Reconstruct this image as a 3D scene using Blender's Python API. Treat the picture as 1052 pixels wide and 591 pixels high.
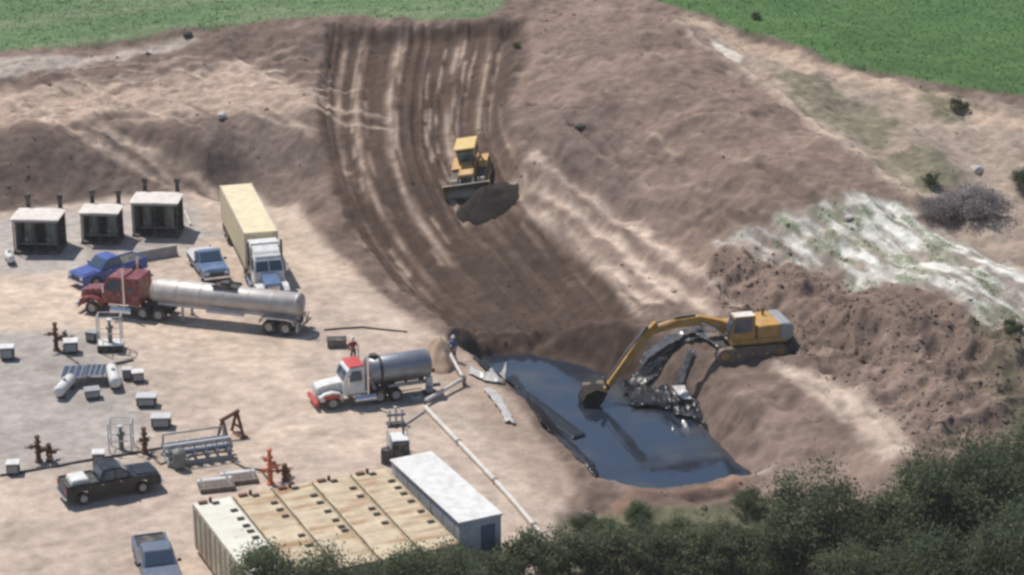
import bpy, bmesh, math, random
import numpy as np
from mathutils import Vector, Matrix

random.seed(7)
rng = np.random.default_rng(11)
for _o in list(bpy.data.objects):
    bpy.data.objects.remove(_o)
scene = bpy.context.scene
COL = scene.collection
R = math.radians

# ------------------------------------------------------------------ camera
CAM_H, PITCH, FPX, PW, PH = 59.0, R(20.0), 2400.0, 1052.0, 591.0
cd = bpy.data.cameras.new('camera'); cam = bpy.data.objects.new('camera', cd); COL.objects.link(cam)
cam.location = (0, 0, CAM_H); cam.rotation_euler = (R(90) - PITCH, 0, 0)
cd.sensor_width = 36.0; cd.lens = 36.0 * FPX / PW; cd.clip_start = 1.0; cd.clip_end = 6000.0
scene.camera = cam
# ------------------------------------------------------------------ sky and sun
SUN_TO = Vector((-0.42, 0.42, 0.95)).normalized()          # from the ground towards the sun
elev = math.asin(SUN_TO.z); azim = math.atan2(SUN_TO.x, SUN_TO.y)
w = bpy.data.worlds.new('World'); scene.world = w; w.use_nodes = True
nt = w.node_tree; sky = nt.nodes.new('ShaderNodeTexSky'); sky.sky_type = 'NISHITA'; sky.sun_disc = False
sky.sun_elevation = elev; sky.sun_rotation = azim; sky.air_density = 1.2; sky.dust_density = 1.6; sky.altitude = 1500
bgn = nt.nodes['Background']; bgn.inputs['Strength'].default_value = 0.10
nt.links.new(sky.outputs[0], bgn.inputs[0])
sd = bpy.data.lights.new('sun', 'SUN'); sd.energy = 4.3; sd.angle = R(0.6); sd.color = (1.0, 0.95, 0.88)
sun = bpy.data.objects.new('sun', sd); COL.objects.link(sun)
sun.rotation_euler = SUN_TO.to_track_quat('Z', 'Y').to_euler()
scene.view_settings.view_transform = 'Standard'; scene.view_settings.look = 'None'
scene.view_settings.exposure = 0.10; scene.view_settings.gamma = 1.0
scene.render.engine = 'CYCLES'
scene.cycles.filter_width = 2.9                             # the soft lens of an old video camera
scene.cycles.max_bounces = 6

# ------------------------------------------------------------------ pixel -> place
def ray(px, py):
    u = (px - PW / 2) / FPX; v = (PH / 2 - py) / FPX
    return np.array([u, math.cos(PITCH) + v * math.sin(PITCH), -math.sin(PITCH) + v * math.cos(PITCH)])
def at_z(px, py, z):
    d = ray(px, py); t = (z - CAM_H) / d[2]
    return np.array([d[0] * t, d[1] * t, z])

# ------------------------------------------------------------------ noise
def vnoise(x, y, seed):
    xi = np.floor(x).astype(np.int64); yi = np.floor(y).astype(np.int64); fx = x - xi; fy = y - yi
    def h(a, b):
        n = (a * 374761393 + b * 668265263 + seed * 974711) & 0xffffffff
        n = ((n ^ (n >> 13)) * 1274126177) & 0xffffffff
        return ((n ^ (n >> 16)) & 0xffff) / 65535.0
    sx = fx * fx * (3 - 2 * fx); sy = fy * fy * (3 - 2 * fy)
    a = h(xi, yi) * (1 - sx) + h(xi + 1, yi) * sx; b = h(xi, yi + 1) * (1 - sx) + h(xi + 1, yi + 1) * sx
    return (a * (1 - sy) + b * sy) * 2 - 1
def fbm(x, y, seed, octv=4, gain=0.5):
    s = 0; a = 1.0; t = 0
    for k in range(octv):
        s = s + a * vnoise(x * 2 ** k + 17 * k, y * 2 ** k - 9 * k, seed + k); t += a; a *= gain
    return s / t
def sstep(a, b, x):
    t = np.clip((x - a) / (b - a), 0, 1); return t * t * (3 - 2 * t)

# ------------------------------------------------------------------ terrain
CTRL = [(20,560,0),(150,560,0),(300,560,0),(420,560,0),(20,450,0),(150,450,0),(300,450,0),(420,430,0),(20,340,0),(150,340,0),
 (300,340,0),(400,380,0),(20,240,0),(100,232,0),(200,225,0),(270,245,0),(320,290,0),(400,345,0),(460,400,0),(500,470,0),(540,540,-.2),(470,560,0),
 (-60,450,0),(-60,300,0),(-60,235,0),(100,640,0),(400,640,0),(700,640,-1.2),(950,660,-.5),(1120,600,.3),
 (10,216,.2),(100,205,.2),(185,200,.3),(225,206,.2),(0,152,3.6),(80,150,3.4),(150,160,2.4),(200,172,1.7),(250,112,4.7),(215,150,3.2),(235,188,.5),(300,205,.5),(290,150,3.2),
 (0,110,4.6),(100,105,4.8),(200,90,5.2),(300,92,5.4),(0,75,5.8),(100,60,6.2),(200,45,7.0),(325,28,8.2),(0,40,6.6),(100,25,7.3),(200,10,8.0),(350,5,8.8),(480,5,9.3),
 (0,-60,8),(300,-60,9.5),(600,-60,10.5),(900,-60,10),(1120,-30,9),(-60,60,6.2),
 (350,45,7.3),(430,35,8.1),(510,35,8.5),(345,110,5.5),(435,100,6.1),(505,105,6.4),(355,190,2.8),(430,180,3.9),(495,175,4.2),(385,250,.4),(450,240,1.3),(540,235,2.5),
 (430,305,-.1),(500,300,.2),(590,285,1.3),(325,190,2.2),(330,235,.5),(480,345,.1),(540,335,.3),(600,335,.6),(650,345,.9),
 (560,60,9.0),(560,150,6.5),(600,10,9.7),(700,60,9.4),(640,150,6.9),(700,200,5.3),(620,230,3.4),(760,110,9),(720,270,2.8),(800,200,6.6),(850,180,7.5),(940,205,6.3),
 (800,60,8.3),(900,120,6.6),(1000,150,6.2),(1040,110,6.8),(850,40,9.2),(1040,60,8.2),(700,0,10),(950,20,9.2),
 (800,240,4.7),(900,260,4.6),(1040,300,4.2),(850,300,2.7),(780,300,2.3),(900,340,2.8),(1000,380,2.7),(1050,430,1.9),(900,400,1.9),
 (770,362,1.4),(830,390,1.4),(880,425,1.4),(930,470,1.2),(700,320,1.6),(760,335,1.7),(720,380,.7),(790,430,.6),(850,470,.4),(800,500,-.8),(700,520,-.8),(620,525,-.6),
 (560,490,-.1),(850,540,-1),(950,540,-.2),(1050,500,.8)]
cp = np.array([at_z(*c) for c in CTRL])
cxy = cp[:, :2] / 40.0
def tpsk(r2):
    return np.where(r2 > 1e-12, 0.5 * r2 * np.log(np.maximum(r2, 1e-12)), 0)
n = len(cp)
Kc = tpsk(((cxy[:, None] - cxy[None]) ** 2).sum(-1)) + np.eye(n) * 2e-4
Pm = np.hstack([np.ones((n, 1)), cxy])
A = np.block([[Kc, Pm], [Pm.T, np.zeros((3, 3))]])
sol = np.linalg.solve(A, np.concatenate([cp[:, 2], np.zeros(3)]))
def tps(x, y):
    x = np.clip(x, -60, 62) / 40.0; y = np.clip(y, 104, 245) / 40.0
    out = np.empty(x.size); xf = x.ravel(); yf = y.ravel()
    for i in range(0, x.size, 40000):
        s = slice(i, i + 40000)
        r2 = (xf[s, None] - cxy[None, :, 0]) ** 2 + (yf[s, None] - cxy[None, :, 1]) ** 2
        out[s] = tpsk(r2) @ sol[:n] + sol[n] + sol[n + 1] * xf[s] + sol[n + 2] * yf[s]
    return out.reshape(x.shape)

STEP = 0.148
fx = np.arange(-56, 58, STEP); fy = np.arange(107, 240, STEP)
def grow(a, lim, sgn):
    out = []; d = STEP * 1.6; v = a
    while abs(v - a) < lim:
        v += sgn * d; d *= 1.45; out.append(v)
    return out
gx = np.array(grow(fx[0], 1500, -1)[::-1] + list(fx) + grow(fx[-1], 1500, 1))
gy = np.array(grow(fy[0], 400, -1)[::-1] + list(fy) + grow(fy[-1], 3000, 1))
GX, GY = np.meshgrid(gx, gy)
# the smooth sheet is solved on a coarse lattice and read back bilinearly
lx = np.arange(-61, 63.5, 0.5); ly = np.arange(103, 246.5, 0.5)
LX, LY = np.meshgrid(lx, ly); LZ = tps(LX, LY)
def bil(ax, ay, Z, x, y):
    i = np.clip(np.searchsorted(ax, x) - 1, 0, len(ax) - 2); j = np.clip(np.searchsorted(ay, y) - 1, 0, len(ay) - 2)
    u = np.clip((x - ax[i]) / (ax[i + 1] - ax[i]), 0, 1); v = np.clip((y - ay[j]) / (ay[j + 1] - ay[j]), 0, 1)
    return (Z[j, i] * (1 - u) + Z[j, i + 1] * u) * (1 - v) + (Z[j + 1, i] * (1 - u) + Z[j + 1, i + 1] * u) * v
BASE = bil(lx, ly, LZ, GX, GY)

def hit(px, py, ax, ay, Z):
    d = ray(px, py); t = np.arange(90, 330, 0.1)
    x = d[0] * t; y = d[1] * t; z = CAM_H + d[2] * t
    h = bil(ax, ay, Z, x, y); k = np.nonzero(z < h)[0]
    k = k[0] if len(k) else len(t) - 1
    return np.array([x[k], y[k], h[k]])
def hb(px, py):
    return hit(px, py, lx, ly, LZ)
def polyw(pts):
    return np.array([hb(*p)[:2] for p in pts])
def sdist(poly, x, y):
    """signed distance to a closed outline, negative inside"""
    d = np.full(x.shape, 1e9); ins = np.zeros(x.shape, bool); m = len(poly)
    for i in range(m):
        a = poly[i]; b = poly[(i + 1) % m]; e = b - a; L2 = e @ e + 1e-9
        t = np.clip(((x - a[0]) * e[0] + (y - a[1]) * e[1]) / L2, 0, 1)
        d = np.minimum(d, (x - a[0] - t * e[0]) ** 2 + (y - a[1] - t * e[1]) ** 2)
        c = ((a[1] > y) != (b[1] > y)); ins ^= c & (x < (b[0] - a[0]) * (y - a[1]) / (b[1] - a[1] + 1e-12) + a[0])
    d = np.sqrt(d); return np.where(ins, -d, d)
def smooth_line(p, k=8):
    p = np.asarray(p, float); q = np.vstack([2 * p[0] - p[1], p, 2 * p[-1] - p[-2]]); out = []
    for i in range(len(p) - 1):
        p0, p1, p2, p3 = q[i:i + 4]
        for s in range(k):
            t = s / k
            out.append(0.5 * (2 * p1 + (p2 - p0) * t + (2 * p0 - 5 * p1 + 4 * p2 - p3) * t * t + (3 * p1 - p0 - 3 * p2 + p3) * t ** 3))
    out.append(p[-1]); return np.array(out)
def near(line, wid):
    """grid cells close to a polyline: (row slice, col slice, distance, run along)"""
    m = wid * 3 + 0.5
    c0, c1 = np.searchsorted(gx, [line[:, 0].min() - m, line[:, 0].max() + m]); r0, r1 = np.searchsorted(gy, [line[:, 1].min() - m, line[:, 1].max() + m])
    x = GX[r0:r1, c0:c1]; y = GY[r0:r1, c0:c1]; best = np.full(x.shape, 1e9); run = np.zeros(x.shape); acc = 0; side = np.zeros(x.shape)
    for a, b in zip(line[:-1], line[1:]):
        e = b - a; L = math.hypot(*e) + 1e-9
        t = np.clip(((x - a[0]) * e[0] + (y - a[1]) * e[1]) / L / L, 0, 1)
        dd = (x - a[0] - t * e[0]) ** 2 + (y - a[1] - t * e[1]) ** 2; k = dd < best
        best = np.where(k, dd, best); run = np.where(k, acc + t * L, run); acc += L
    return slice(r0, r1), slice(c0, c1), np.sqrt(best), run, acc

# pit -----------------------------------------------------------------
WATER_Z = -1.8
PIT_PX = [(480,372),(505,366),(545,365),(580,372),(620,383),(655,394),(690,412),(715,432),(742,460),(778,492),(738,502),(692,512),(655,518),(630,513),(612,486),(588,466),(565,442),(537,414),(505,388)]
pit = np.array([at_z(p[0], p[1], WATER_Z)[:2] for p in PIT_PX])
Z = BASE.copy()
sdp = sdist(pit, GX, GY) + 0.25 * fbm(GX * .9, GY * .9, 5, 3)
cut = np.where(sdp > 0, WATER_Z + sdp * 1.25, WATER_Z + np.maximum(sdp * 0.7, -1.4))
Z = np.where(sdp < 6, np.minimum(Z, cut), Z)

C = np.zeros(GX.shape + (3,))
def paint(mask, col):
    C[:] = C * (1 - mask[..., None]) + np.array(col) * mask[..., None]
def zone(pts, col, soft=0.8, amt=1.0, nz=0.8, seed=3, freq=.5):
    p = polyw(pts); s = sdist(p, GX, GY) + nz * fbm(GX * freq, GY * freq, seed, 4)
    m = (1 - sstep(-soft, soft, s)) * amt; paint(m, col); return m
n1 = fbm(GX * .12, GY * .12, 21, 4); n2 = fbm(GX * .6, GY * .6, 31, 4); n3 = fbm(GX * 2.2, GY * 2.2, 41, 3)

BROWN = (.165, .119, .095); DARK = (.125, .088, .068); TAN = (.50, .385, .295); PADC = (.455, .365, .295); GREY = (.345, .318, .295)
MOUND = (.222, .160, .127); RED = (.28, .165, .115)
C[:] = BROWN
# mounds on the right
zone([(530,0),(640,-20),(720,20),(800,70),(900,140),(960,210),(880,260),(760,320),(650,300),(560,210),(515,130)], MOUND, 2.0, 1, 1.5)
paint(sstep(.1, .5, n1 + .5 * n2) * .4, (.30, .222, .178))
zone([(700,15),(800,50),(900,85),(1060,105),(1060,290),(980,240),(920,190),(830,120),(760,70)], (.36, .285, .225), 2.0, .85, 1.5)      # dry flat behind the mound
zone([(690,15),(730,22),(800,48),(880,78),(960,96),(1060,120),(1060,138),(950,108),(870,88),(790,60),(725,34)], (.47, .35, .26), .8, .8, .5)
zone([(728,38),(742,42),(764,58),(757,63),(740,52)], (.6, .54, .46), .3, .9, .2)
# terrace on the left
zone([(-60,95),(60,85),(150,88),(240,62),(300,85),(350,105),(300,118),(230,118),(150,128),(60,125),(-60,135)], (.42, .315, .245), 1.2, .9, 1.2)
zone([(-60,62),(60,58),(160,44),(200,34),(200,42),(120,62),(60,72),(-60,84)], (.42, .36, .31), .8, .8, .8)
zone([(-90,140),(60,138),(140,150),(200,180),(215,205),(120,208),(0,222),(-90,228)], (.135, .098, .08), .8, .8, .8, 14)
zone([(200,130),(250,118),(300,125),(325,170),(300,215),(240,200)], (.20, .152, .125), 1.0, .7, 1.0, 15)
zone([(515,110),(560,105),(640,110),(660,160),(690,230),(640,235),(590,190),(530,160)], (.17, .125, .105), 1.5, .75, 1.8, 16)
# pad
PAD_PX = [(-90,222),(10,216),(120,203),(200,196),(225,206),(262,200),(300,212),(345,262),(400,312),(450,345),(480,365),(520,405),(560,455),(590,500),(560,560),(600,660),(-90,700)]
pm = zone(PAD_PX, PADC, .5, 1, .5)
padp = polyw(PAD_PX)
zone([(-90,224),(60,222),(190,205),(225,240),(180,262),(60,280),(-90,290)], GREY, 1.2, .75, 1.0, 6)
zone([(-90,350),(90,335),(125,380),(160,440),(130,475),(-90,500)], GREY, 1.2, .8, 1.0, 7)
zone([(-90,290),(70,285),(160,318),(310,345),(315,360),(250,380),(140,350),(60,335),(-90,345)], (.56, .44, .34), 1.5, .8, 1.2, 8)
zone([(180,360),(310,350),(320,420),(400,430),(400,470),(250,470)], (.55, .435, .34), 1.5, .7, 1.4, 9)
zone([(430,330),(480,360),(560,455),(595,505),(560,520),(500,440),(440,380)], (.33, .245, .19), 1.0, .7, .8, 10)
zone([(262,215),(300,215),(345,265),(440,345),(400,350),(320,300)], (.52, .41, .32), .7, .6, .6, 12)
srg = random.Random(44)
for px_, py_ in ((120,320),(200,330),(290,342),(360,420),(410,412),(110,520),(250,500),(60,380),(90,410),(200,482),(430,425),(300,500),(150,470),(260,300),(40,265),(110,262),(170,250)):      # oil and water stains
    cx_, cy_ = px_ + srg.uniform(-12, 12), py_ + srg.uniform(-4, 4); w_ = srg.uniform(8, 26)
    zone([(cx_ + w_ * math.cos(k) * srg.uniform(.5, 1.1), cy_ + w_ * .35 * math.sin(k) * srg.uniform(.5, 1.1)) for k in np.linspace(0, 5.6, 8)], (.22, .185, .16), .4, srg.uniform(.25, .55), .5, 500 + px_, 1.2)
# white and green slope
wz = polyw([(735,252),(790,226),(880,200),(925,212),(1070,285),(1070,345),(980,312),(900,296),(830,278),(770,268)])
ws = sdist(wz, GX, GY) + 1.6 * fbm(GX * .5, GY * .5, 55, 4)
wm = 1 - sstep(-.8, .8, ws)
ca, sa = math.cos(-.95), math.sin(-.95)
ru = GX * ca + GY * sa; rv = -GX * sa + GY * ca
st = fbm(ru * .4, rv * 1.9, 61, 5, .65); st2 = fbm(ru * .5 + 9, rv * 1.5, 66, 5, .65)
paint(wm * (.18 + .8 * sstep(-.25, .25, st)), (.66, .645, .58))
paint(wm * .85 * sstep(-.05, .4, st2), (.19, .22, .135))
# grass fields
GL_PX = [(-120,58),(0,52),(100,42),(200,27),(300,19),(360,15),(430,22),(500,21),(516,4),(520,-90),(-120,-90)]
GR_PX = [(640,-6),(700,8),(760,28),(850,60),(940,82),(1060,97),(1180,110),(1180,-90),(640,-90)]
gl = polyw(GL_PX); gr = polyw(GR_PX)
# the fields run on outside the frame
gl = np.vstack([gl[:-2], [[gl[-3][0], 4000], [-4000, 4000], [-4000, gl[0][1]]]])
gr = np.vstack([gr[:-2], [[4000, gr[-3][1]], [4000, 4000], [gr[0][0], 4000]]])
gn = .7 * fbm(GX * .5, GY * .5, 71, 4)
mgl = 1 - sstep(-.7, .7, sdist(gl, GX, GY) + gn); mgr = 1 - sstep(-.6, .6, sdist(gr, GX, GY) + gn * .7)
gst = fbm(GX * .12, GY * .5, 77, 4)
paint(mgl, (.120, .190, .085)); paint(mgl * sstep(0, .5, gst) * .6, (.215, .245, .145)); paint(mgl * sstep(.1, .5, n2) * .5, (.09, .15, .055))
paint(mgr, (.078, .152, .050)); paint(mgr * sstep(0, .5, gst) * .4, (.11, .185, .065)); paint(mgr * sstep(0.1, .5, n1) * .5, (.045, .115, .04))
GRASS = np.maximum(mgl, mgr)
# scattered weeds right of the mound and grass near the trees
for q, (pts, am) in enumerate([([(790,70),(860,90),(930,130),(900,150),(820,110)], .6), ([(890,160),(960,150),(990,190),(940,200)], .7), ([(950,95),(1000,110),(990,130),(950,120)], .7),
                ([(590,530),(700,525),(800,515),(830,560),(800,620),(560,620)], .8), ([(1000,330),(1070,350),(1070,460),(1010,420)], .5)]):
    p = polyw(pts); s = sdist(p, GX, GY) + 1.4 * fbm(GX * .7, GY * .7, 80 + q, 4)
    paint((1 - sstep(-.7, .7, s)) * am, (.12, .125, .07))
# chute cut by the bulldozer
Lc = np.array([(338,28),(328,100),(338,170),(362,230),(405,285),(465,338)], float); Rc = np.array([(538,22),(526,70),(520,125),(552,190),(602,255),(655,325)], float)
chp = [tuple(p) for p in smooth_line(Lc, 4)] + [tuple(p) for p in smooth_line(Rc, 4)[::-1]]
chm = zone(chp, (.098, .064, .046), .6, 1, .7, 90)
ch_sd = sdist(polyw(chp), GX, GY)
Z -= 1.0 * (1 - sstep(-1.6, .3, ch_sd + .5 * fbm(GX * .4, GY * .4, 94, 3)))
lane_rng = random.Random(3)
for k in range(46):
    u = (k + .5) / 46 + lane_rng.uniform(-.008, .008)
    ln = polyw(smooth_line(Lc * (1 - u) + Rc * u, 5)); wd = lane_rng.uniform(.14, .34)
    rs, cs, d, run, tot = near(ln, wd * 2)
    f = np.exp(-(d / wd) ** 2); end = sstep(0, 4, run) * sstep(0, 4, tot - run)
    Z[rs, cs] += f * lane_rng.uniform(-.24, .16) * (.6 + .8 * np.abs(fbm(run * .3, run * 0 + k, 160 + k, 2)))
    br = fbm(run * .22, run * 0 + k * 3.3, 100 + k, 3)
    light = k in (4, 8, 16, 17, 18, 31, 32, 33, 41); mid_ = (not light) and lane_rng.random() < .35
    patch = fbm(GX[rs, cs] * .5, GY[rs, cs] * .22, 170 + k, 3)
    cc = np.array((.40, .305, .24) if light else ((.19, .133, .102) if mid_ else (.070, .047, .036))); a = .85 * f * sstep(-.35, .35, br * .8 + patch * .7) * end * ((1 - .6 * sstep(.55, .9, run / tot)) if light or mid_ else 1)
    C[rs, cs] = C[rs, cs] * (1 - a[..., None]) + cc * a[..., None]
for k in range(40):                                             # thinner broken passes between the lanes
    u = lane_rng.random(); du = lane_rng.uniform(-.06, .06); tt = np.linspace(0, 1, 6)[:, None]; i0 = lane_rng.randint(0, 20); i1 = i0 + lane_rng.randint(6, 14)
    ln = polyw(smooth_line(Lc * (1 - u - du * tt) + Rc * (u + du * tt), 5)[i0:i1]); wd = lane_rng.uniform(.12, .2)
    if len(ln) < 3: continue
    rs, cs, d, run, tot = near(ln, wd * 2); f = np.exp(-(d / wd) ** 2) * sstep(0, 1.5, run) * sstep(0, 1.5, tot - run)
    Z[rs, cs] += f * lane_rng.uniform(-.16, .14)
    cc = np.array(lane_rng.choice([(.42, .32, .25), (.30, .22, .17), (.06, .04, .03), (.06, .04, .03)])); a = .7 * f * sstep(-.4, .3, fbm(run * .5, run * 0 + k, 190 + k, 2)) * (1 - .7 * sstep(170, 158, GY[rs, cs]))
    C[rs, cs] = C[rs, cs] * (1 - a[..., None]) + cc * a[..., None]
zone([(462,330),(500,305),(540,300),(600,305),(645,320),(660,350),(640,378),(560,366),(480,362)], (.085, .057, .043), .9, .95, .7, 91)  # steep fresh cut above the pond, its shade painted into the soil
zone([(795,370),(850,380),(900,418),(942,472),(903,480),(868,432),(825,402)], (.47, .375, .30), .5, .85, .5, 93)      # pale dirt track along the excavator bench
zone([(470,235),(515,205),(545,215),(590,262),(650,318),(600,320),(480,330),(440,290)], (.078, .053, .040), 1.4, .75, 1.2, 92)
zone([(508,25),(540,20),(542,60),(525,95),(520,135),(505,160),(498,120),(512,70)], (.085, .06, .048), .7, .7, .8, 95)
# wheel and track marks
def rut(pts, wd, dz, col, amt, seed=0, pair=0.0):
    ln = polyw(smooth_line(pts, 6)) if len(pts) > 2 else polyw(pts)
    rs, cs, d, run, tot = near(ln, wd * 2 + pair)
    d = d + .12 * fbm(GX[rs, cs] * 1.5, GY[rs, cs] * 1.5, 7 + seed, 2)
    if pair: d = np.abs(d - pair)
    f = np.exp(-(d / wd) ** 2) * sstep(0, 1.2, run) * sstep(0, 1.2, tot - run); Z[rs, cs] += f * dz
    a = amt * f * (.45 + .55 * sstep(-.3, .4, fbm(run * .3, run * 0 + seed, 150 + seed, 3)))
    C[rs, cs] = C[rs, cs] * (1 - a[..., None]) + np.array(col) * a[..., None]
rr_ = random.Random(12)
LT = (.50, .385, .30); DK = (.10, .072, .056)
ruts = [([(0,112),(60,118),(120,150),(180,180),(232,216)], .5, -.1, LT, .8, 1.0), ([(20,100),(90,130),(150,160),(215,212)], .35, -.1, LT, .6, 0),
 ([(0,104),(60,92),(130,84),(230,70)], .5, -.05, LT, .8, 0), ([(0,92),(80,82),(150,74)], .4, .1, DK, .4, 0), ([(220,62),(250,66),(285,80),(305,92)], .45, .05, (.55,.44,.35), .9, 0),
 ([(150,118),(200,112),(250,104),(300,96),(345,100),(410,116)], .4, .06, LT, .7, 0), ([(270,105),(320,108),(370,118),(410,124)], .25, -.06, LT, .7, 0),
 ([(110,112),(160,98),(220,90),(270,88)], .35, .04, LT, .5, 0), ([(100,126),(150,120),(205,116)], .45, -.3, DK, .7, 0), ([(0,132),(30,138),(60,142)], .6, -.25, DK, .6, 0),
 ([(270,112),(300,125),(325,150)], .3, 0, LT, .5, 0), ([(530,165),(590,200),(640,240),(700,285),(750,322)], .5, -.12, (.58,.455,.36), .9, 1.0), ([(545,190),(600,235),(640,275),(690,315)], .4, -.12, (.56,.44,.35), .9, 0.8), ([(560,185),(610,222),(665,265),(715,305)], .3, .15, (.12,.085,.066), .7, 0), ([(580,180),(640,225),(700,275),(745,305)], .35, .12, (.52,.41,.33), .8, 0), ([(540,205),(590,250),(640,300),(660,330)], .3, .12, (.5,.39,.31), .7, 0),
 ([(600,190),(650,225),(690,262),(720,290)], .5, .1, LT, .5, 0), ([(520,135),(560,150),(600,185),(640,215),(665,222)], .6, -.5, DK, .55, 0), ([(575,135),(600,128),(620,130)], .5, -.45, DK, .6, 0),
 ([(540,105),(580,112),(615,110)], .4, -.25, DK, .5, 0), ([(540,50),(600,62),(640,66)], .3, .1, LT, .35, 0), ([(525,25),(538,55),(530,75)], .9, -.5, DK, .6, 0), ([(700,180),(770,165),(850,140)], .3, .1, LT, .25, 0),
 ([(690,130),(720,120),(770,118)], .3, .1, LT, .4, 0), ([(640,100),(690,112),(740,125)], .3, .05, LT, .3, 0), ([(780,80),(850,130),(910,170),(940,205)], .45, .05, (.45,.36,.28), .6, .8),
 ([(790,372),(840,388),(885,420),(925,470)], .9, -.06, (.50,.395,.315), .85, 0), ([(800,366),(850,386),(895,420),(940,478)], .25, -.12, DK, .35, 0), ([(800,385),(840,398),(870,425),(905,470)], .25, -.1, DK, .3, 0),
 ([(722,272),(790,292),(860,322),(950,346),(1060,375)], 1.5, .9, (.19,.132,.102), .8, 0), ([(735,300),(790,318),(850,345),(930,385)], .5, -.4, DK, .5, 0), ([(760,480),(780,478),(800,470)], .6, 0, (.5,.45,.4), .7, 0), ([(640,516),(700,510),(780,494)], .5, .25, RED, .7, 0), ([(620,522),(640,524),(660,524)], .7, .3, (.2,.11,.08), .8, 0), ([(700,518),(740,510),(770,504)], .35, -.2, (.13,.08,.06), .7, 0),
 ([(0,318),(80,310),(180,340),(310,352)], .5, -.03, (.4,.32,.26), .5, 1.1), ([(0,300),(80,300),(160,330)], .5, -.02, (.62,.5,.4), .6, 0), ([(160,390),(250,400),(320,430)], .4, -.03, (.42,.34,.28), .5, 1.1),
 ([(60,545),(150,520),(250,440),(310,400)], .35, -.03, (.4,.32,.265), .5, 1.0), ([(0,560),(100,545),(180,530)], .35, -.03, (.38,.3,.25), .5, .9), ([(280,445),(330,440),(390,445)], .35, -.03, (.42,.34,.28), .45, 1.0),
 ([(0,372),(60,362),(120,352)], .5, -.02, (.3,.27,.25), .5, 0), ([(0,488),(80,474),(170,456)], .4, -.02, (.28,.25,.235), .6, 0), ([(335,340),(380,338),(420,342)], .25, 0, (.25,.19,.15), .5, 0), ([(300,230),(350,290),(420,345)], .5, .05, (.58,.47,.37), .5, 0)]
for _k in range(46):                                           # ledges, slumps and blade marks over the spoil
    _x = rr_.uniform(530, 900); _y = rr_.uniform(20, 290); _l = rr_.uniform(14, 55); _s = rr_.uniform(.05, .55)
    if _y < (_x - 640) * .42 + 12 or _y > 150 + (_x - 520) * .6: continue
    ruts.append(([(_x, _y), (_x + _l * .5, _y + _l * .5 * _s + rr_.uniform(-4, 4)), (_x + _l, _y + _l * _s)], rr_.uniform(.2, .55), rr_.uniform(-.35, .25), rr_.choice([DK, DK, LT, (.34, .26, .21)]), rr_.uniform(.2, .5), 0))
for _k in range(26):
    _x = rr_.uniform(0, 300); _y = rr_.uniform(60, 125) - _x * .06; _l = rr_.uniform(20, 70)
    ruts.append(([(_x, _y), (_x + _l * .5, _y - _l * .08 + rr_.uniform(-4, 4)), (_x + _l, _y - _l * .12)], rr_.uniform(.2, .5), rr_.uniform(-.3, .2), rr_.choice([DK, LT, LT]), rr_.uniform(.2, .5), 0))
for _k in range(34):                                           # narrow pale passes over the terrace and the ramp
    _x = rr_.uniform(-10, 290); _y = rr_.uniform(72, 122) - _x * .05; _l = rr_.uniform(35, 110); _s = rr_.choice([-.16, -.12, -.08, .05, .3, .5]) 
    if _y + _l * _s > 165: continue
    ruts.append(([(_x, _y), (_x + _l * .5, _y + _l * .5 * _s + rr_.uniform(-3, 3)), (_x + _l, _y + _l * _s)], rr_.uniform(.16, .26), rr_.uniform(-.2, .05), rr_.choice([(.60, .47, .37), (.55, .43, .34), (.13, .093, .074)]), rr_.uniform(.5, .85), rr_.choice([0, 0, .8])))
for _k in range(26):                                           # diagonal passes down the right-hand spoil
    _x = rr_.uniform(560, 880); _y = rr_.uniform(.42, .75) * (_x - 560) + rr_.uniform(20, 130); _l = rr_.uniform(30, 90); _s = rr_.uniform(.45, .75)
    if _y > 250 or _x + _l > 940: continue
    ruts.append(([(_x, _y), (_x + _l * .5, _y + _l * .5 * _s + rr_.uniform(-5, 5)), (_x + _l, _y + _l * _s)], rr_.uniform(.16, .35), rr_.uniform(-.3, .2), rr_.choice([(.42, .32, .255), (.11, .08, .064), (.14, .1, .08)]), rr_.uniform(.35, .65), 0))
ruts.append(([(690, 22), (730, 52), (790, 92), (860, 140), (915, 180), (945, 210)], .35, .35, (.48, .38, .30), .8, 0))
for _k in range(30):                                           # tyre passes over the pad
    _x = rr_.uniform(-20, 300); _y = rr_.uniform(350, 560); _l = rr_.uniform(60, 130); _s = rr_.uniform(-.35, .3)
    ruts.append(([(_x, _y), (_x + _l * .5, _y + _l * .5 * _s + rr_.uniform(-6, 6)), (_x + _l, _y + _l * _s)], rr_.uniform(.18, .35), -.02, rr_.choice([(.36, .29, .245), (.58, .47, .38)]), rr_.uniform(.2, .45), .95))
for q, (pts, wd, dz, col, amt, pr) in enumerate(ruts):
    rut(pts, wd, dz, col, amt, q, pr)
# relief: rough on the spoil, nearly flat on the pad and field
padm = 1 - sstep(-.6, 1.2, sdist(padp, GX, GY))
rough = np.clip(1 - padm - .9 * GRASS, 0, 1)
clod_p = polyw([(720,290),(780,262),(860,290),(960,315),(1060,340),(1060,470),(960,470),(900,400),(840,375),(760,330)])
clodm = 1 - sstep(-1, 1.5, sdist(clod_p, GX, GY))
inpond = 1 - sstep(-.2, .8, sdp)
Z += rough * (1 - inpond) * ((1 - .55 * chm) * (.75 * fbm(GX * .25, GY * .25, 201, 4) + .16 * fbm(GX * .9, GY * .9, 211, 3)) + .07 * fbm(GX * 1.9, GY * 1.9, 221, 3))
rid = 1 - np.abs(fbm(GX * .38, GY * .38, 231, 4))
Z += clodm * rough * (1 - inpond) * (1.3 * (rid - .75) + .25 * fbm(GX * 1.4, GY * 1.4, 241, 3))
gul = 1 - np.abs(fbm(ru * .10, rv * .55, 261, 3)); gul2 = 1 - np.abs(fbm(ru * .25 + 5, rv * 1.3, 263, 3))
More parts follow.
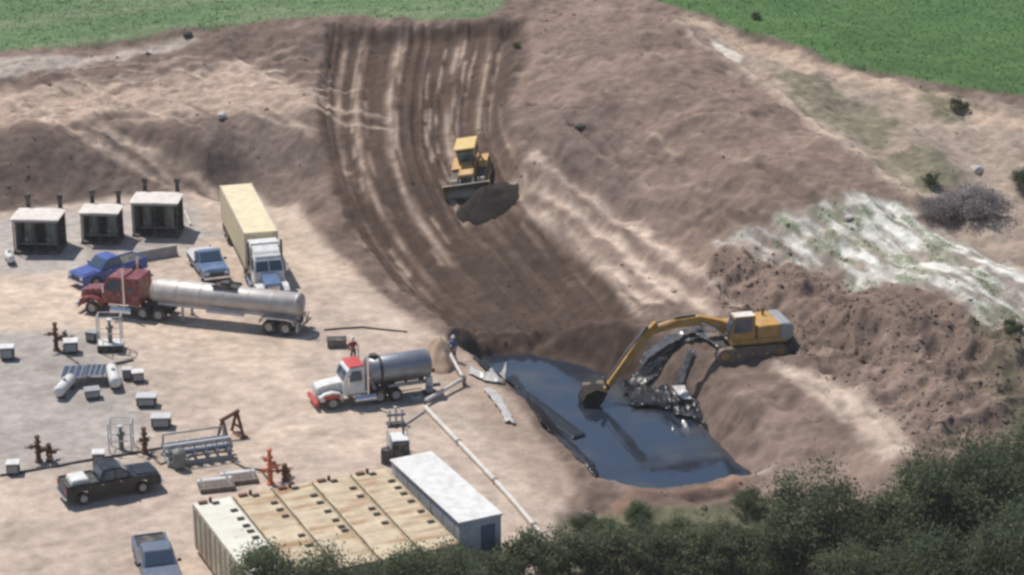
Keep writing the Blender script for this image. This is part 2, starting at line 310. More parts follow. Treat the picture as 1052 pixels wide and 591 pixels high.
Z += rough * (1 - inpond) * (1 - chm) * (GY > 135) * (.55 * (gul - .8) + .22 * (gul2 - .8))
Z += padm * .035 * fbm(GX * .5, GY * .5, 251, 3)
paint(clodm * .5 * sstep(-.2, .4, n2), (.25, .178, .138))
C *= (1 + .24 * n2 + .14 * n3 + .14 * n1)[..., None]
C = np.clip(C, .01, .9)
fade = sstep(250, 700, np.abs(GX)) + 0
FZ = Z
def G(px, py):
    return hit(px, py, gx, gy, FZ)
def H(x, y):
    return float(bil(gx, gy, FZ, np.array([x]), np.array([y]))[0])

# ------------------------------------------------------------------ materials
MATS = {}
def mat(name, col, rough=.6, metal=0.0, var=.18, scale=1.5, dust=0.0, spec=.5, rust=0.0, trans=0.0, ior=1.45, bump=0.0):
    if name in MATS: return MATS[name]
    m = bpy.data.materials.new(name); m.use_nodes = True; t = m.node_tree; N = t.nodes; L = t.links; b = N['Principled BSDF']
    b.inputs['Roughness'].default_value = rough; b.inputs['Metallic'].default_value = metal; b.inputs['IOR'].default_value = ior
    b.inputs['Specular IOR Level'].default_value = spec
    tc = N.new('ShaderNodeTexCoord'); nz = N.new('ShaderNodeTexNoise'); nz.inputs['Scale'].default_value = scale; nz.inputs['Detail'].default_value = 6
    L.new(tc.outputs['Object'], nz.inputs['Vector'])
    rmp = N.new('ShaderNodeMapRange'); rmp.inputs[1].default_value = .3; rmp.inputs[2].default_value = .7; rmp.inputs[3].default_value = 1 - var; rmp.inputs[4].default_value = 1 + var
    L.new(nz.outputs[0], rmp.inputs[0])
    mx = N.new('ShaderNodeMix'); mx.data_type = 'RGBA'; mx.blend_type = 'MULTIPLY'; mx.inputs[0].default_value = 1
    mx.inputs[6].default_value = (*col, 1); L.new(rmp.outputs[0], mx.inputs[7]); out = mx.outputs[2]
    for amt, c2, sc, lo in ((dust, (.42, .34, .27), 2.3, .45), (rust, (.30, .16, .075), 1.1, .46)):
        if amt > 0:
            n2_ = N.new('ShaderNodeTexNoise'); n2_.inputs['Scale'].default_value = sc; n2_.inputs['Detail'].default_value = 8
            mp = N.new('ShaderNodeMapping'); mp.inputs['Scale'].default_value = (1, 1, 1) if amt == dust else (1.3, .28, .6)
            oi = N.new('ShaderNodeObjectInfo'); om = N.new('ShaderNodeMath'); om.operation = 'MULTIPLY'; om.inputs[1].default_value = 60; L.new(oi.outputs['Random'], om.inputs[0]); L.new(om.outputs[0], mp.inputs['Location']); L.new(tc.outputs['Object'], mp.inputs[0]); L.new(mp.outputs[0], n2_.inputs['Vector'])
            r2 = N.new('ShaderNodeMapRange'); r2.inputs[1].default_value = lo; r2.inputs[2].default_value = lo + .2; r2.inputs[3].default_value = 0; r2.inputs[4].default_value = amt
            L.new(n2_.outputs[0], r2.inputs[0]); m2 = N.new('ShaderNodeMix'); m2.data_type = 'RGBA'
            L.new(r2.outputs[0], m2.inputs[0]); L.new(out, m2.inputs[6]); m2.inputs[7].default_value = (*c2, 1); out = m2.outputs[2]
    L.new(out, b.inputs['Base Color'])
    if bump:
        bp = N.new('ShaderNodeBump'); bp.inputs['Strength'].default_value = bump; bp.inputs['Distance'].default_value = .05
        L.new(nz.outputs[0], bp.inputs['Height']); L.new(bp.outputs[0], b.inputs['Normal'])
    MATS[name] = m; return m
M = dict(
    white=mat('white_paint', (.70, .69, .66), .5, var=.08, dust=.35), cream=mat('cream_paint', (.72, .62, .40), .6, var=.1, dust=.2), rustcream=mat('rusty_cream_paint', (.54, .445, .305), .75, var=.18, rust=.85),
    palecream=mat('pale_tank_paint', (.68, .66, .56), .65, var=.08, rust=.15), tank_side=mat('tank_side_paint', (.50, .44, .33), .7, var=.15, rust=.4),
    red=mat('dark_red_paint', (.20, .03, .035), .35, var=.2, dust=.3), bright_red=mat('bright_red_paint', (.55, .06, .045), .35, var=.15, dust=.15),
    blue=mat('blue_paint', (.045, .09, .32), .35, var=.15, dust=.15), midblue=mat('mid_blue_paint', (.10, .17, .30), .3, var=.15, dust=.2), navy=mat('navy_paint', (.025, .035, .09), .3, var=.2), slate=mat('slate_blue_paint', (.12, .15, .21), .35, var=.15, dust=.15),
    black=mat('black_paint', (.012, .013, .016), .3, var=.2, dust=.06), rubber=mat('tyre_rubber', (.025, .024, .023), .9, var=.2, dust=.3), chrome=mat('polished_metal', (.75, .75, .76), .18, 1.0, var=.05),
    alu=mat('dull_aluminium', (.50, .47, .44), .55, .3, var=.14, dust=.35), tanksteel=mat('brushed_tank_steel', (.27, .29, .32), .42, .6, var=.12, dust=.18), dark=mat('dark_chassis_steel', (.035, .034, .034), .7, var=.3, dust=.25),
    grey=mat('grey_paint', (.30, .31, .32), .6, var=.15, dust=.2), lightgrey=mat('light_grey_paint', (.52, .52, .53), .6, var=.1, dust=.2), concrete=mat('weathered_concrete', (.33, .315, .30), .9, var=.2, bump=.3),
    glass=mat('window_glass', (.05, .08, .12), .05, 0, var=.05, spec=.9), lamp=mat('headlight_glass', (.65, .65, .62), .12, 0, var=.05), yellow=mat('machine_yellow', (.47, .245, .035), .55, var=.2, dust=.5), yroof=mat('yellow_roof_paint', (.62, .42, .12), .4, var=.1, dust=.15),
    mud=mat('dried_mud', (.22, .16, .12), .95, var=.3, bump=.5), steel=mat('worn_steel', (.22, .21, .20), .5, .6, var=.25, dust=.3), rustm=mat('rusted_steel', (.16, .075, .045), .85, var=.35, bump=.2),
    orange=mat('orange_red_paint', (.55, .13, .06), .5, var=.2, dust=.2), greenv=mat('grey_green_paint', (.14, .17, .15), .5, var=.2, dust=.2), pipewhite=mat('pale_pipe', (.62, .58, .52), .5, var=.12, dust=.3),
    timber=mat('weathered_timber', (.16, .13, .11), .9, var=.3, scale=4), solar=mat('solar_glass', (.05, .06, .09), .15, 0, var=.1), wet=mat('wet_black_plastic', (.008, .008, .010), .36, 0, var=.3, spec=.6, bump=.2), grey_glint=mat('grey_glint_film', (.10, .10, .105), .22, 0, var=.4, scale=2.5, bump=.3), film=mat('pale_plastic_film', (.48, .46, .44), .3, 0, var=.15, dust=.25, bump=.2),
    skin=mat('skin', (.45, .27, .19), .6, var=.05), hivis=mat('dark_red_cloth', (.28, .05, .05), .9, var=.15), bluecloth=mat('blue_cloth', (.10, .17, .34), .9, var=.15), denim=mat('denim_cloth', (.06, .08, .14), .9, var=.15), bark=mat('bark', (.10, .075, .055), .95, var=.3, scale=5, bump=.5),
    tanroof=mat('dusty_roof_sheet', (.70, .64, .57), .6, var=.1, dust=.35), wet_shade_dirt=mat('damp_shaded_soil', (.026, .019, .015), .95, var=.35, scale=2.2, bump=.8), tandirt=mat('tan_soil', (.38, .275, .195), .95, var=.25, scale=2, bump=.6), stone=mat('pale_stone', (.5, .46, .42), .9, var=.2, bump=.4), darkstone=mat('dark_stone', (.06, .055, .05), .9, var=.2, bump=.4))

# ------------------------------------------------------------------ mesh builder
class MB:
    def __init__(s): s.v = []; s.f = []
    def add(s, vs, fs):
        o = len(s.v); s.v += [tuple(map(float, p)) for p in vs]; s.f += [tuple(i + o for i in q) for q in fs]; return s
    def box(s, c, d, rz=0.0, ry=0.0, top=(1, 1), shift=0.0):
        hx, hy, hz = d[0] / 2, d[1] / 2, d[2] / 2; vs = []
        for k, (tx, ty, sh) in ((-1, (1, 1, 0)), (1, (top[0], top[1], shift))):
            for a, b in ((-1, -1), (1, -1), (1, 1), (-1, 1)): vs.append(Vector((a * hx * tx + sh, b * hy * ty, k * hz)))
        mtx = Matrix.Translation(c) @ Matrix.Rotation(rz, 4, 'Z') @ Matrix.Rotation(ry, 4, 'Y')
        return s.add([mtx @ v for v in vs], [(3, 2, 1, 0), (4, 5, 6, 7), (0, 1, 5, 4), (1, 2, 6, 5), (2, 3, 7, 6), (3, 0, 4, 7)])
    def cyl(s, a, b, r, n=12, r2=None, caps=True):
        a = Vector(a); b = Vector(b); d = (b - a).normalized(); u = d.orthogonal().normalized(); w_ = d.cross(u); r2 = r if r2 is None else r2
        vs = [a + (u * math.cos(2 * math.pi * i / n) + w_ * math.sin(2 * math.pi * i / n)) * r for i in range(n)] + [b + (u * math.cos(2 * math.pi * i / n) + w_ * math.sin(2 * math.pi * i / n)) * r2 for i in range(n)]
        fs = [(i, (i + 1) % n, n + (i + 1) % n, n + i) for i in range(n)]
        if caps: fs += [tuple(range(n))[::-1], tuple(range(n, 2 * n))]
        return s.add(vs, fs)
    def tube(s, pts, r, n=8):
        pts = [Vector(p) for p in pts]; ring = []; vs = []; u = None
        for i, p in enumerate(pts):
            d = ((pts[min(i + 1, len(pts) - 1)] - pts[max(i - 1, 0)])).normalized()
            u = d.orthogonal().normalized() if u is None else (u - d * u.dot(d)).normalized()
            w_ = d.cross(u); rr = r[i] if isinstance(r, (list, tuple)) else r
            vs += [p + (u * math.cos(2 * math.pi * k / n) + w_ * math.sin(2 * math.pi * k / n)) * rr for k in range(n)]
        fs = [(i * n + k, i * n + (k + 1) % n, (i + 1) * n + (k + 1) % n, (i + 1) * n + k) for i in range(len(pts) - 1) for k in range(n)]
        fs += [tuple(range(n))[::-1], tuple(range((len(pts) - 1) * n, len(pts) * n))]
        return s.add(vs, fs)
    def lathe(s, prof, a=(0, 0, 0), axis='z', n=16):
        vs = []; m = len(prof)
        for i in range(n):
            t = 2 * math.pi * i / n; c, q = math.cos(t), math.sin(t)
            for (r, h) in prof:
                p = {'z': (r * c, r * q, h), 'x': (h, r * c, r * q), 'y': (r * c, h, r * q)}[axis]; vs.append((a[0] + p[0], a[1] + p[1], a[2] + p[2]))
        fs = [(i * m + k, ((i + 1) % n) * m + k, ((i + 1) % n) * m + k + 1, i * m + k + 1) for i in range(n) for k in range(m - 1)]
        return s.add(vs, fs)
    def prism(s, prof, y0, y1, in0=0.0, top=None):
        """outline in x,z pushed along y; points above height top lean inwards by in0"""
        n_ = len(prof); vs = []
        for y, sg in ((y0, 1), (y1, -1)):
            for (x, z) in prof: vs.append((x, y + (sg * in0 if top is not None and z > top else 0), z))
        fs = [(i, (i + 1) % n_, n_ + (i + 1) % n_, n_ + i) for i in range(n_)] + [tuple(range(n_))[::-1], tuple(range(n_, 2 * n_))]
        return s.add(vs, fs)
    def quad(s, p, th=.015):
        p = [Vector(q) for q in p]; nrm = (p[1] - p[0]).cross(p[2] - p[0]).normalized() * th; k = len(p)
        return s.add(p + [q + nrm for q in p], [tuple(range(k))[::-1], tuple(range(k, 2 * k))] + [(i, (i + 1) % k, k + (i + 1) % k, k + i) for i in range(k)])
    def build(s, name, m, parent=None, bevel=0.0, smooth=False):
        me = bpy.data.meshes.new(name); me.from_pydata(s.v, [], s.f); me.materials.append(M[m] if isinstance(m, str) else m)
        bm = bmesh.new(); bm.from_mesh(me); bmesh.ops.remove_doubles(bm, verts=bm.verts, dist=1e-5); bmesh.ops.recalc_face_normals(bm, faces=bm.faces)
        if bevel:
            es = [e for e in bm.edges if len(e.link_faces) == 2 and e.calc_face_angle(0) > .6]
            bmesh.ops.bevel(bm, geom=es, offset=bevel, segments=1, affect='EDGES', clamp_overlap=True)
        for f in bm.faces: f.smooth = smooth
        bm.to_mesh(me); bm.free()
        if smooth: me.set_sharp_from_angle(angle=.7)
        o = bpy.data.objects.new(name, me); COL.objects.link(o); o.parent = parent; return o
def bx(name, c, d, m, parent, bevel=.02, **k): return MB().box(c, d, **k).build(name, m, parent, bevel)
def tag(o, label, cat, group=None):
    o['label'] = label; o['category'] = cat
    if group: o['group'] = group
    return o
def empty(name, loc, rz, label, cat, group=None):
    o = bpy.data.objects.new(name, None); COL.objects.link(o); o.empty_display_size = .5; o.location = loc; o.rotation_euler = (0, 0, rz)
    return tag(o, label, cat, group)
def ground(px, py, dz=0.0):
    p = G(px, py); return Vector((p[0], p[1], p[2] + dz))
def heading(p0, p1):
    a, b = G(*p0), G(*p1); return math.atan2(b[1] - a[1], b[0] - a[0])
def settle(o, hx, hy):
    """tilt a thing to the ground under it (half length hx, half width hy)"""
    p = o.location; c, s_ = math.cos(o.rotation_euler.z), math.sin(o.rotation_euler.z)
    f = H(p.x + c * hx, p.y + s_ * hx); b = H(p.x - c * hx, p.y - s_ * hx); l = H(p.x - s_ * hy, p.y + c * hy); r = H(p.x + s_ * hy, p.y - c * hy)
    p.z = (f + b + l + r) / 4; rz = o.rotation_euler.z
    o.rotation_mode = 'QUATERNION'
    fx_ = Vector((c * 2 * hx, s_ * 2 * hx, f - b)).normalized(); ly_ = Vector((-s_ * 2 * hy, c * 2 * hy, l - r)).normalized(); z_ = fx_.cross(ly_).normalized(); ly_ = z_.cross(fx_)
    o.rotation_quaternion = Matrix((fx_, ly_, z_)).transposed().to_quaternion()

# ------------------------------------------------------------------ the setting
def grid_mesh(name):
    r, c = GX.shape; V = np.stack([GX, GY, FZ], -1).reshape(-1, 3).astype(np.float32)
    i = np.arange(r * c).reshape(r, c); q = np.stack([i[:-1, :-1], i[:-1, 1:], i[1:, 1:], i[1:, :-1]], -1).reshape(-1, 4)
    me = bpy.data.meshes.new(name); me.vertices.add(len(V)); me.vertices.foreach_set('co', V.ravel())
    me.loops.add(q.size); me.loops.foreach_set('vertex_index', q.ravel().astype(np.int32)); me.polygons.add(len(q)); me.polygons.foreach_set('loop_start', np.arange(0, q.size, 4, dtype=np.int32))
    me.polygons.foreach_set('use_smooth', np.ones(len(q), bool)); me.update(calc_edges=True)
    ca_ = me.color_attributes.new('Col', 'FLOAT_COLOR', 'POINT'); ca_.data.foreach_set('color', np.concatenate([C.reshape(-1, 3), np.ones((r * c, 1))], 1).astype(np.float32).ravel())
    return me
def soil_mat():
    m = bpy.data.materials.new('soil_and_grass'); m.use_nodes = True; t = m.node_tree; N = t.nodes; L = t.links; b = N['Principled BSDF']; b.inputs['Roughness'].default_value = .97; b.inputs['Specular IOR Level'].default_value = .15
    at_ = N.new('ShaderNodeAttribute'); at_.attribute_name = 'Col'; g = N.new('ShaderNodeNewGeometry')
    out = at_.outputs['Color']
    for sc, lo, hi in ((1.2, .84, 1.16), (5.0, .9, 1.1)):
        z = N.new('ShaderNodeTexNoise'); z.inputs['Scale'].default_value = sc; z.inputs['Detail'].default_value = 5; L.new(g.outputs['Position'], z.inputs['Vector'])
        r = N.new('ShaderNodeMapRange'); r.inputs[1].default_value = .3; r.inputs[2].default_value = .7; r.inputs[3].default_value = lo; r.inputs[4].default_value = hi; L.new(z.outputs[0], r.inputs[0])
        x = N.new('ShaderNodeMix'); x.data_type = 'RGBA'; x.blend_type = 'MULTIPLY'; x.inputs[0].default_value = 1; L.new(out, x.inputs[6]); L.new(r.outputs[0], x.inputs[7]); out = x.outputs[2]
    L.new(out, b.inputs['Base Color'])
    bp = N.new('ShaderNodeBump'); bp.inputs['Strength'].default_value = .4; bp.inputs['Distance'].default_value = .09; L.new(z.outputs[0], bp.inputs['Height']); L.new(bp.outputs[0], b.inputs['Normal'])
    return m
SOIL = soil_mat()
me = grid_mesh('ground'); me.materials.append(SOIL); ter = bpy.data.objects.new('ground', me); COL.objects.link(ter); ter['kind'] = 'structure'
# pond
wm_ = bpy.data.materials.new('dark_pond_water'); wm_.use_nodes = True; t_ = wm_.node_tree; b_ = t_.nodes['Principled BSDF']
b_.inputs['Base Color'].default_value = (.018, .026, .042, 1); b_.inputs['Roughness'].default_value = .07; b_.inputs['IOR'].default_value = 1.85
nz_ = t_.nodes.new('ShaderNodeTexNoise'); nz_.inputs['Scale'].default_value = .8; nz_.inputs['Detail'].default_value = 3; g_ = t_.nodes.new('ShaderNodeNewGeometry'); t_.links.new(g_.outputs['Position'], nz_.inputs['Vector'])
bp_ = t_.nodes.new('ShaderNodeBump'); bp_.inputs['Strength'].default_value = .12; bp_.inputs['Distance'].default_value = .08; t_.links.new(nz_.outputs[0], bp_.inputs['Height']); t_.links.new(bp_.outputs[0], b_.inputs['Normal'])
sn_ = t_.nodes.new('ShaderNodeTexNoise'); sn_.inputs['Scale'].default_value = .33; sn_.inputs['Detail'].default_value = 7; t_.links.new(g_.outputs['Position'], sn_.inputs['Vector'])
sr_ = t_.nodes.new('ShaderNodeValToRGB'); sr_.color_ramp.elements[0].position = .5; sr_.color_ramp.elements[0].color = (.018, .026, .042, 1); sr_.color_ramp.elements[1].position = .68; sr_.color_ramp.elements[1].color = (.05, .052, .055, 1)
t_.links.new(sn_.outputs[0], sr_.inputs[0]); t_.links.new(sr_.outputs[0], b_.inputs['Base Color'])
sm_ = t_.nodes.new('ShaderNodeMapRange'); sm_.inputs[1].default_value = .45; sm_.inputs[2].default_value = .7; sm_.inputs[3].default_value = .05; sm_.inputs[4].default_value = .3; t_.links.new(sn_.outputs[0], sm_.inputs[0]); t_.links.new(sm_.outputs[0], b_.inputs['Roughness'])
pc = pit.mean(0); wmb = MB(); outer = [tuple(pc + (p - pc) * 1.12) + (WATER_Z,) for p in pit]
wmb.add(outer + [(pc[0], pc[1], WATER_Z)], [(i, (i + 1) % len(outer), len(outer)) for i in range(len(outer))])
wo = wmb.build('pond_water', wm_); wo['kind'] = 'structure'

# ------------------------------------------------------------------ vehicles (x forward, y left, z up)
def wheel(root, x, y, r, wd, out, rim='alu'):
    """tyre with a rim; out = +1 when the outer face looks to +y"""
    w_ = wd / 2
    t = MB().lathe([(r * .55, -w_), (r * .93, -w_), (r, -w_ * .7), (r, w_ * .7), (r * .93, w_), (r * .55, w_)], (0, 0, 0), 'y', 18).build('wheel', 'rubber', root, smooth=True)
    t.location = (x, y, r)
    m = MB().lathe([(.001, out * w_ * .35), (r * .2, out * w_ * .4), (r * .22, out * w_ * .8), (r * .3, out * w_ * .5), (r * .5, out * w_ * .62), (r * .57, out * w_ * 1.02), (r * .57, -out * w_ * .9)], (0, 0, 0), 'y', 14).build('rim', rim, t, smooth=True)
    return t
def arch_profile(x0, x1, zb, zt_pts, wheels, r):
    """body side outline: bottom edge with round wheel arches, then the given top points"""
    pts = [(x0, zb)]
    for wx in sorted(wheels):
        pts.append((wx - r, zb))
        for k in range(1, 6):
            a = math.pi * k / 6; pts.append((wx - r * math.cos(a), zb + r * .92 * math.sin(a)))
        pts.append((wx + r, zb))
    return pts + [(x1, zb)] + zt_pts
def pickup(root, body, load=None, flatbed=False, crew=True):
    W = .98; r = .39; wx = (-1.85, 1.75); L0, L1 = -2.85, 2.9
    rear_cab = -.75 if crew else .05
    zt = [(L1, .95), (L1 - .12, 1.10), (1.45, 1.18), (1.2, 1.2), (rear_cab, 1.2)] + ([(L0, 1.2)] if not flatbed else [(rear_cab, .75), (L0, .75)])
    MB().prism(arch_profile(L0, L1, .42, zt, wx, .5), -W, W).build('body', body, root, .035)
    cabp = [(rear_cab, 1.205), (1.25, 1.205), (.55, 1.86), (.2, 1.92), (rear_cab + .25, 1.9)]
    MB().prism(cabp, -W + .03, W - .03, .17, 1.5).build('cab', body, root, .04)
    MB().prism([(1.5, 1.185), (2.75, 1.11), (2.75, 1.15), (1.5, 1.235)], -.72, .72).build('hood', body, root, .015)
    MB().quad([(1.19, .78, 1.30), (1.19, -.78, 1.30), (.63, -.70, 1.81), (.63, .70, 1.81)], .03).build('windshield', 'glass', root)
    MB().quad([(rear_cab + .03, -.74, 1.32), (rear_cab + .03, .74, 1.32), (rear_cab + .2, .66, 1.78), (rear_cab + .2, -.66, 1.78)], -.03).build('rear_window', 'glass', root)
    for s in (-1, 1):
        yb, yt = s * (W - .075), s * (W - .165)
        for xa, xb, xc, xd in (((rear_cab + .12, .12, .1, rear_cab + .3), (.2, 1.05, .55, .18)) if crew else ((.2, 1.05, .55, .3),)):
            q = [(xa, yb, 1.30), (xb, yb, 1.30), (xc, yt, 1.80), (xd, yt, 1.80)]
            MB().quad(q, .03 * -s).build('side_window', 'glass', root)
        for xa in ((-.35, .75) if crew else (.75,)):
            bx('door_handle', (xa - .3, s * (W + .012), 1.08), (.16, .03, .04), 'chrome', root, .008)
        MB().box((1.0, s * (W + .12), 1.32), (.1, .22, .18)).build('mirror', 'black', root, .02)
        bx('headlight', (L1 - .02, s * .74, .86), (.08, .34, .2), 'lamp', root)
        bx('tail_light', (L0 - .015, s * .88, .95), (.05, .14, .34), 'bright_red', root, .01)
        for x in wx: wheel(root, x, s * (W - .13), r, .27, s)
    bx('grille', (L1 + .01, 0, .82), (.06, 1.05, .3), 'dark', root)
    bx('front_bumper', (L1 + .06, 0, .55), (.16, 1.94, .2), 'chrome', root, .03)
    bx('rear_bumper', (L0 - .07, 0, .55), (.14, 1.9, .16), 'chrome', root, .02)
    if flatbed:
        bed = bx('flatbed', ((L0 + rear_cab) / 2 - .08, 0, .97), (rear_cab - L0 + .1, 2.1, .12), 'lightgrey', root)
        MB().box((rear_cab - .12, 0, 1.4), (.08, 2.0, .75)).build('headboard', 'lightgrey', root, .02)
    else:
        ln = (rear_cab - L0)
        b_ = bx('bed_liner', ((L0 + rear_cab) / 2, 0, 1.207), (ln - .2, 1.6, .02), 'dark', root, .004)
        for s in (-1, 1): bx('bed_rail', ((L0 + rear_cab) / 2, s * .89, 1.24), (ln - .1, .13, .1), body, root)
        bx('tailgate', (L0 + .04, 0, 1.24), (.09, 1.6, .1), body, root)
        if load: MB().box((L0 + .95, -.05, 1.36), (1.15, 1.35, .3), top=(.85, .9)).build('bed_box', load, root, .05)
    return root
def frame_rails(root, x0, x1, z=.95):
    m = MB()
    for s in (-1, 1): m.box(((x0 + x1) / 2, s * .43, z), (x1 - x0, .09, .28))
    k = x0 + .4
    while k < x1: m.box((k, 0, z), (.1, .77, .18)); k += 1.1
    return m.build('chassis', 'dark', root, .01)
def dual(root, x, r=.5, rim='alu'):
    for s in (-1, 1):
        wheel(root, x, s * 1.06, r, .27, s, rim); wheel(root, x, s * .75, r, .27, s, rim)
def tractor(root, body, trim, sleeper=True, roofcol=None, hoodcol=None, x0=0.0, fairing=False, extra_frame=0.0, sleepcol=None):
    """long nosed road tractor; the front bumper is at x0, the body runs back in -x"""
    X = lambda v: x0 - v
    rl = 7.2 if sleeper else 6.4
    frame_rails(root, X(rl + extra_frame), X(.4))
    hp = [(X(.35), .62), (X(.30), 1.2), (X(.42), 1.62), (X(1.3), 1.78), (X(2.25), 1.86), (X(2.25), .95), (X(1.95), .95), (X(1.8), 1.16), (X(1.35), 1.24), (X(.95), 1.1), (X(.8), .62)]
    MB().prism(hp, -.62, .62).build('hood', hoodcol or body, root, .06)
    for s in (-1, 1):
        MB().prism([(X(.45), .7), (X(.42), 1.05), (X(.8), 1.28), (X(1.35), 1.36), (X(1.9), 1.22), (X(2.2), .95), (X(2.2), .72), (X(1.98), .72), (X(1.82), 1.05), (X(1.35), 1.2), (X(.93), 1.05), (X(.8), .7)], s * .62, s * 1.2).build('fender', body, root, .04)
        bx('headlight', (X(.44), s * .9, .95), (.1, .36, .2), 'lamp', root)
        wheel(root, X(1.38), s * 1.03, .5, .3, s, 'alu')
    bx('grille', (X(.28), 0, 1.18), (.08, .86, .72), 'chrome', root, .03)
    bx('bumper', (X(.2), 0, .55), (.25, 2.35, .34), trim, root, .05)
    zr = 2.95
    MB().prism([(X(2.2), .95), (X(2.2), 1.86), (X(2.55), 2.75), (X(2.75), zr), (X(3.85), zr + .03), (X(3.85), .95)], -1.12, 1.12, .12, 2.2).build('cab', body, root, .06)
    if roofcol: MB().prism([(X(2.66), zr), (X(2.8), zr + .1), (X(3.8), zr + .12), (X(3.84), zr + .03)], -.96, .96).build('cab_roof', roofcol, root, .03)
    for s in (-1, 1):
        MB().quad([(X(2.225), s * .05, 1.98), (X(2.225), s * .98, 1.98), (X(2.50), s * .9, 2.66), (X(2.50), s * .05, 2.66)], .04 * -s).build('windshield_pane', 'glass', root)
        MB().quad([(X(2.62), s * 1.115, 1.95), (X(3.6), s * 1.115, 1.95), (X(3.55), s * 1.015, 2.7), (X(2.85), s * 1.015, 2.7)], .03 * s).build('side_window', 'glass', root)
        MB().box((X(2.5), s * 1.36, 2.15), (.12, .2, .55)).cyl((X(2.45), s * 1.05, 2.35), (X(2.5), s * 1.36, 2.35), .02, 6).build('mirror', 'chrome', root, .02)
        MB().cyl((X(4.55), s * 1.12, .55), (X(2.95), s * 1.12, .55), .33, 14).build('fuel_tank', 'chrome', root, smooth=True)
        st = MB().cyl((X(4.0 if not sleeper else 4.0), s * 1.22, .9), (X(4.0), s * 1.22, 3.75), .085, 10).build('exhaust_stack', 'chrome' if not fairing else 'dark', root, smooth=True)
        bx('door_handle', (X(3.55), s * 1.135, 1.75), (.14, .03, .05), 'chrome', root, .01)
        bx('step', (X(3.1), s * 1.2, .9), (.7, .12, .06), 'chrome', root, .01)
    zs = zr + (.55 if fairing else .05)
    if sleeper:
        MB().prism([(X(3.9), 1.0), (X(3.9), zs - .15), (X(4.15), zs), (X(5.1), zs), (X(5.15), 1.0)], -1.16, 1.16, .05, 2.4).build('sleeper', sleepcol or body, root, .06)
        for s in (-1, 1): bx('sleeper_window', (X(4.5), s * 1.165, 2.1), (.4, .03, .35), 'glass', root)
    if fairing: MB().prism([(X(2.75), zr), (X(3.1), zr + .3), (X(3.88), zs), (X(3.88), zr)], -1.0, 1.0, .06, zr + .1).build('roof_fairing', roofcol or body, root, .05)
    for v in ((5.35, 6.55) if sleeper else (4.9, 6.1)): dual(root, X(v))
    if not extra_frame:
        MB().cyl((X(rl - 1.2), 0, 1.10), (X(rl - 1.2), 0, 1.2), .5, 16).build('fifth_wheel', 'dark', root)
    return rl
def barrel(root, x0, x1, z, r, m, name='tank', bands=5, ell=1.0):
    d = .32; prof = [(.001, x0 - d * .55), (r * .6, x0 - d * .42), (r * .92, x0 - d * .12), (r, x0 + .06), (r, x1 - .06), (r * .92, x1 + d * .12), (r * .6, x1 + d * .42), (.001, x1 + d * .55)]
    t = MB().lathe(prof, (0, 0, 0), 'x', 28); t.v = [(a, b * ell, c + z) for a, b, c in t.v]; o = t.build(name, m, root, smooth=True)
    for k in range(bands):
        x = x0 + .12 + (x1 - x0 - .24) * k / (bands - 1)
        q = MB().lathe([(r + .002, -.05), (r + .025, -.03), (r + .025, .03), (r + .002, .05)], (0, 0, 0), 'x', 28); q.v = [(a + x, b * ell, c + z) for a, b, c in q.v]; q.build('band', m, o, smooth=True)
    return o
def tanker_trailer(root, xf, ln, m='alu'):
    """trailer whose front is at xf, runs back ln metres"""
    x1 = xf - ln; z = 1.98; r = .82
    t = barrel(root, x1 + .3, xf - .3, z, r, m, bands=7, ell=1.12)
    mid = (xf + x1) / 2
    MB().lathe([(.001, .3), (.3, .3), (.36, .22), (.36, -.1)], (mid + .1, 0, z + r), 'z', 14).build('manhole', 'dark', t, smooth=True)
    MB().box((mid, 0, z + r + .015), (1.9, 1.05, .05)).box((mid, .5, z + r + .09), (1.9, .04, .16)).box((mid, -.5, z + r + .09), (1.9, .04, .16)).build('walkway', 'dark', t)
    m_ = MB()
    for s in (-1, 1): m_.box(((xf + x1) / 2 - .2, s * .45, 1.13), (ln - .9, .1, .22))
    m_.build('subframe', 'lightgrey', root, .01)
    for s in (-1, 1):
        MB().box((xf - 2.7, s * .8, .62), (.14, .14, .95)).box((xf - 2.7, s * .8, .12), (.3, .3, .05)).build('landing_leg', 'grey', root)
        MB().prism([(x1 + .35, .78), (x1 + .45, 1.12), (x1 + .9, 1.2), (x1 + 2.55, 1.2), (x1 + 2.95, 1.1), (x1 + 3.05, .78), (x1 + 2.95, .78), (x1 + 2.85, 1.04), (x1 + 2.5, 1.13), (x1 + .95, 1.13), (x1 + .55, 1.05), (x1 + .45, .78)], s * .6, s * 1.24).build('fender', 'alu', root)
        bx('mud_flap', (x1 + .22, s * .92, .6), (.03, .55, .62), 'white', root, .005)
        bx('tail_light', (x1 + .12, s * 1.0, 1.05), (.05, .3, .12), 'bright_red', root, .01)
    dual(root, x1 + 1.05); dual(root, x1 + 2.3)
    bx('rear_bumper', (x1 + .05, 0, .62), (.12, 2.3, .16), 'steel', root)
    ld = MB()
    for s in (-.2, .2): ld.cyl((x1 + .05, .55 + s, .9), (x1 + .05, .55 + s, 3.0), .025, 6)
    for k in range(6): ld.cyl((x1 + .05, .35, 1.1 + .33 * k), (x1 + .05, .75, 1.1 + .33 * k), .02, 6)
    ld.build('ladder', 'steel', root)
    MB().cyl((mid + 1.2, .95, 1.15), (mid - 1.6, .95, 1.15), .14, 10).build('hose_tube', 'lightgrey', root, smooth=True)
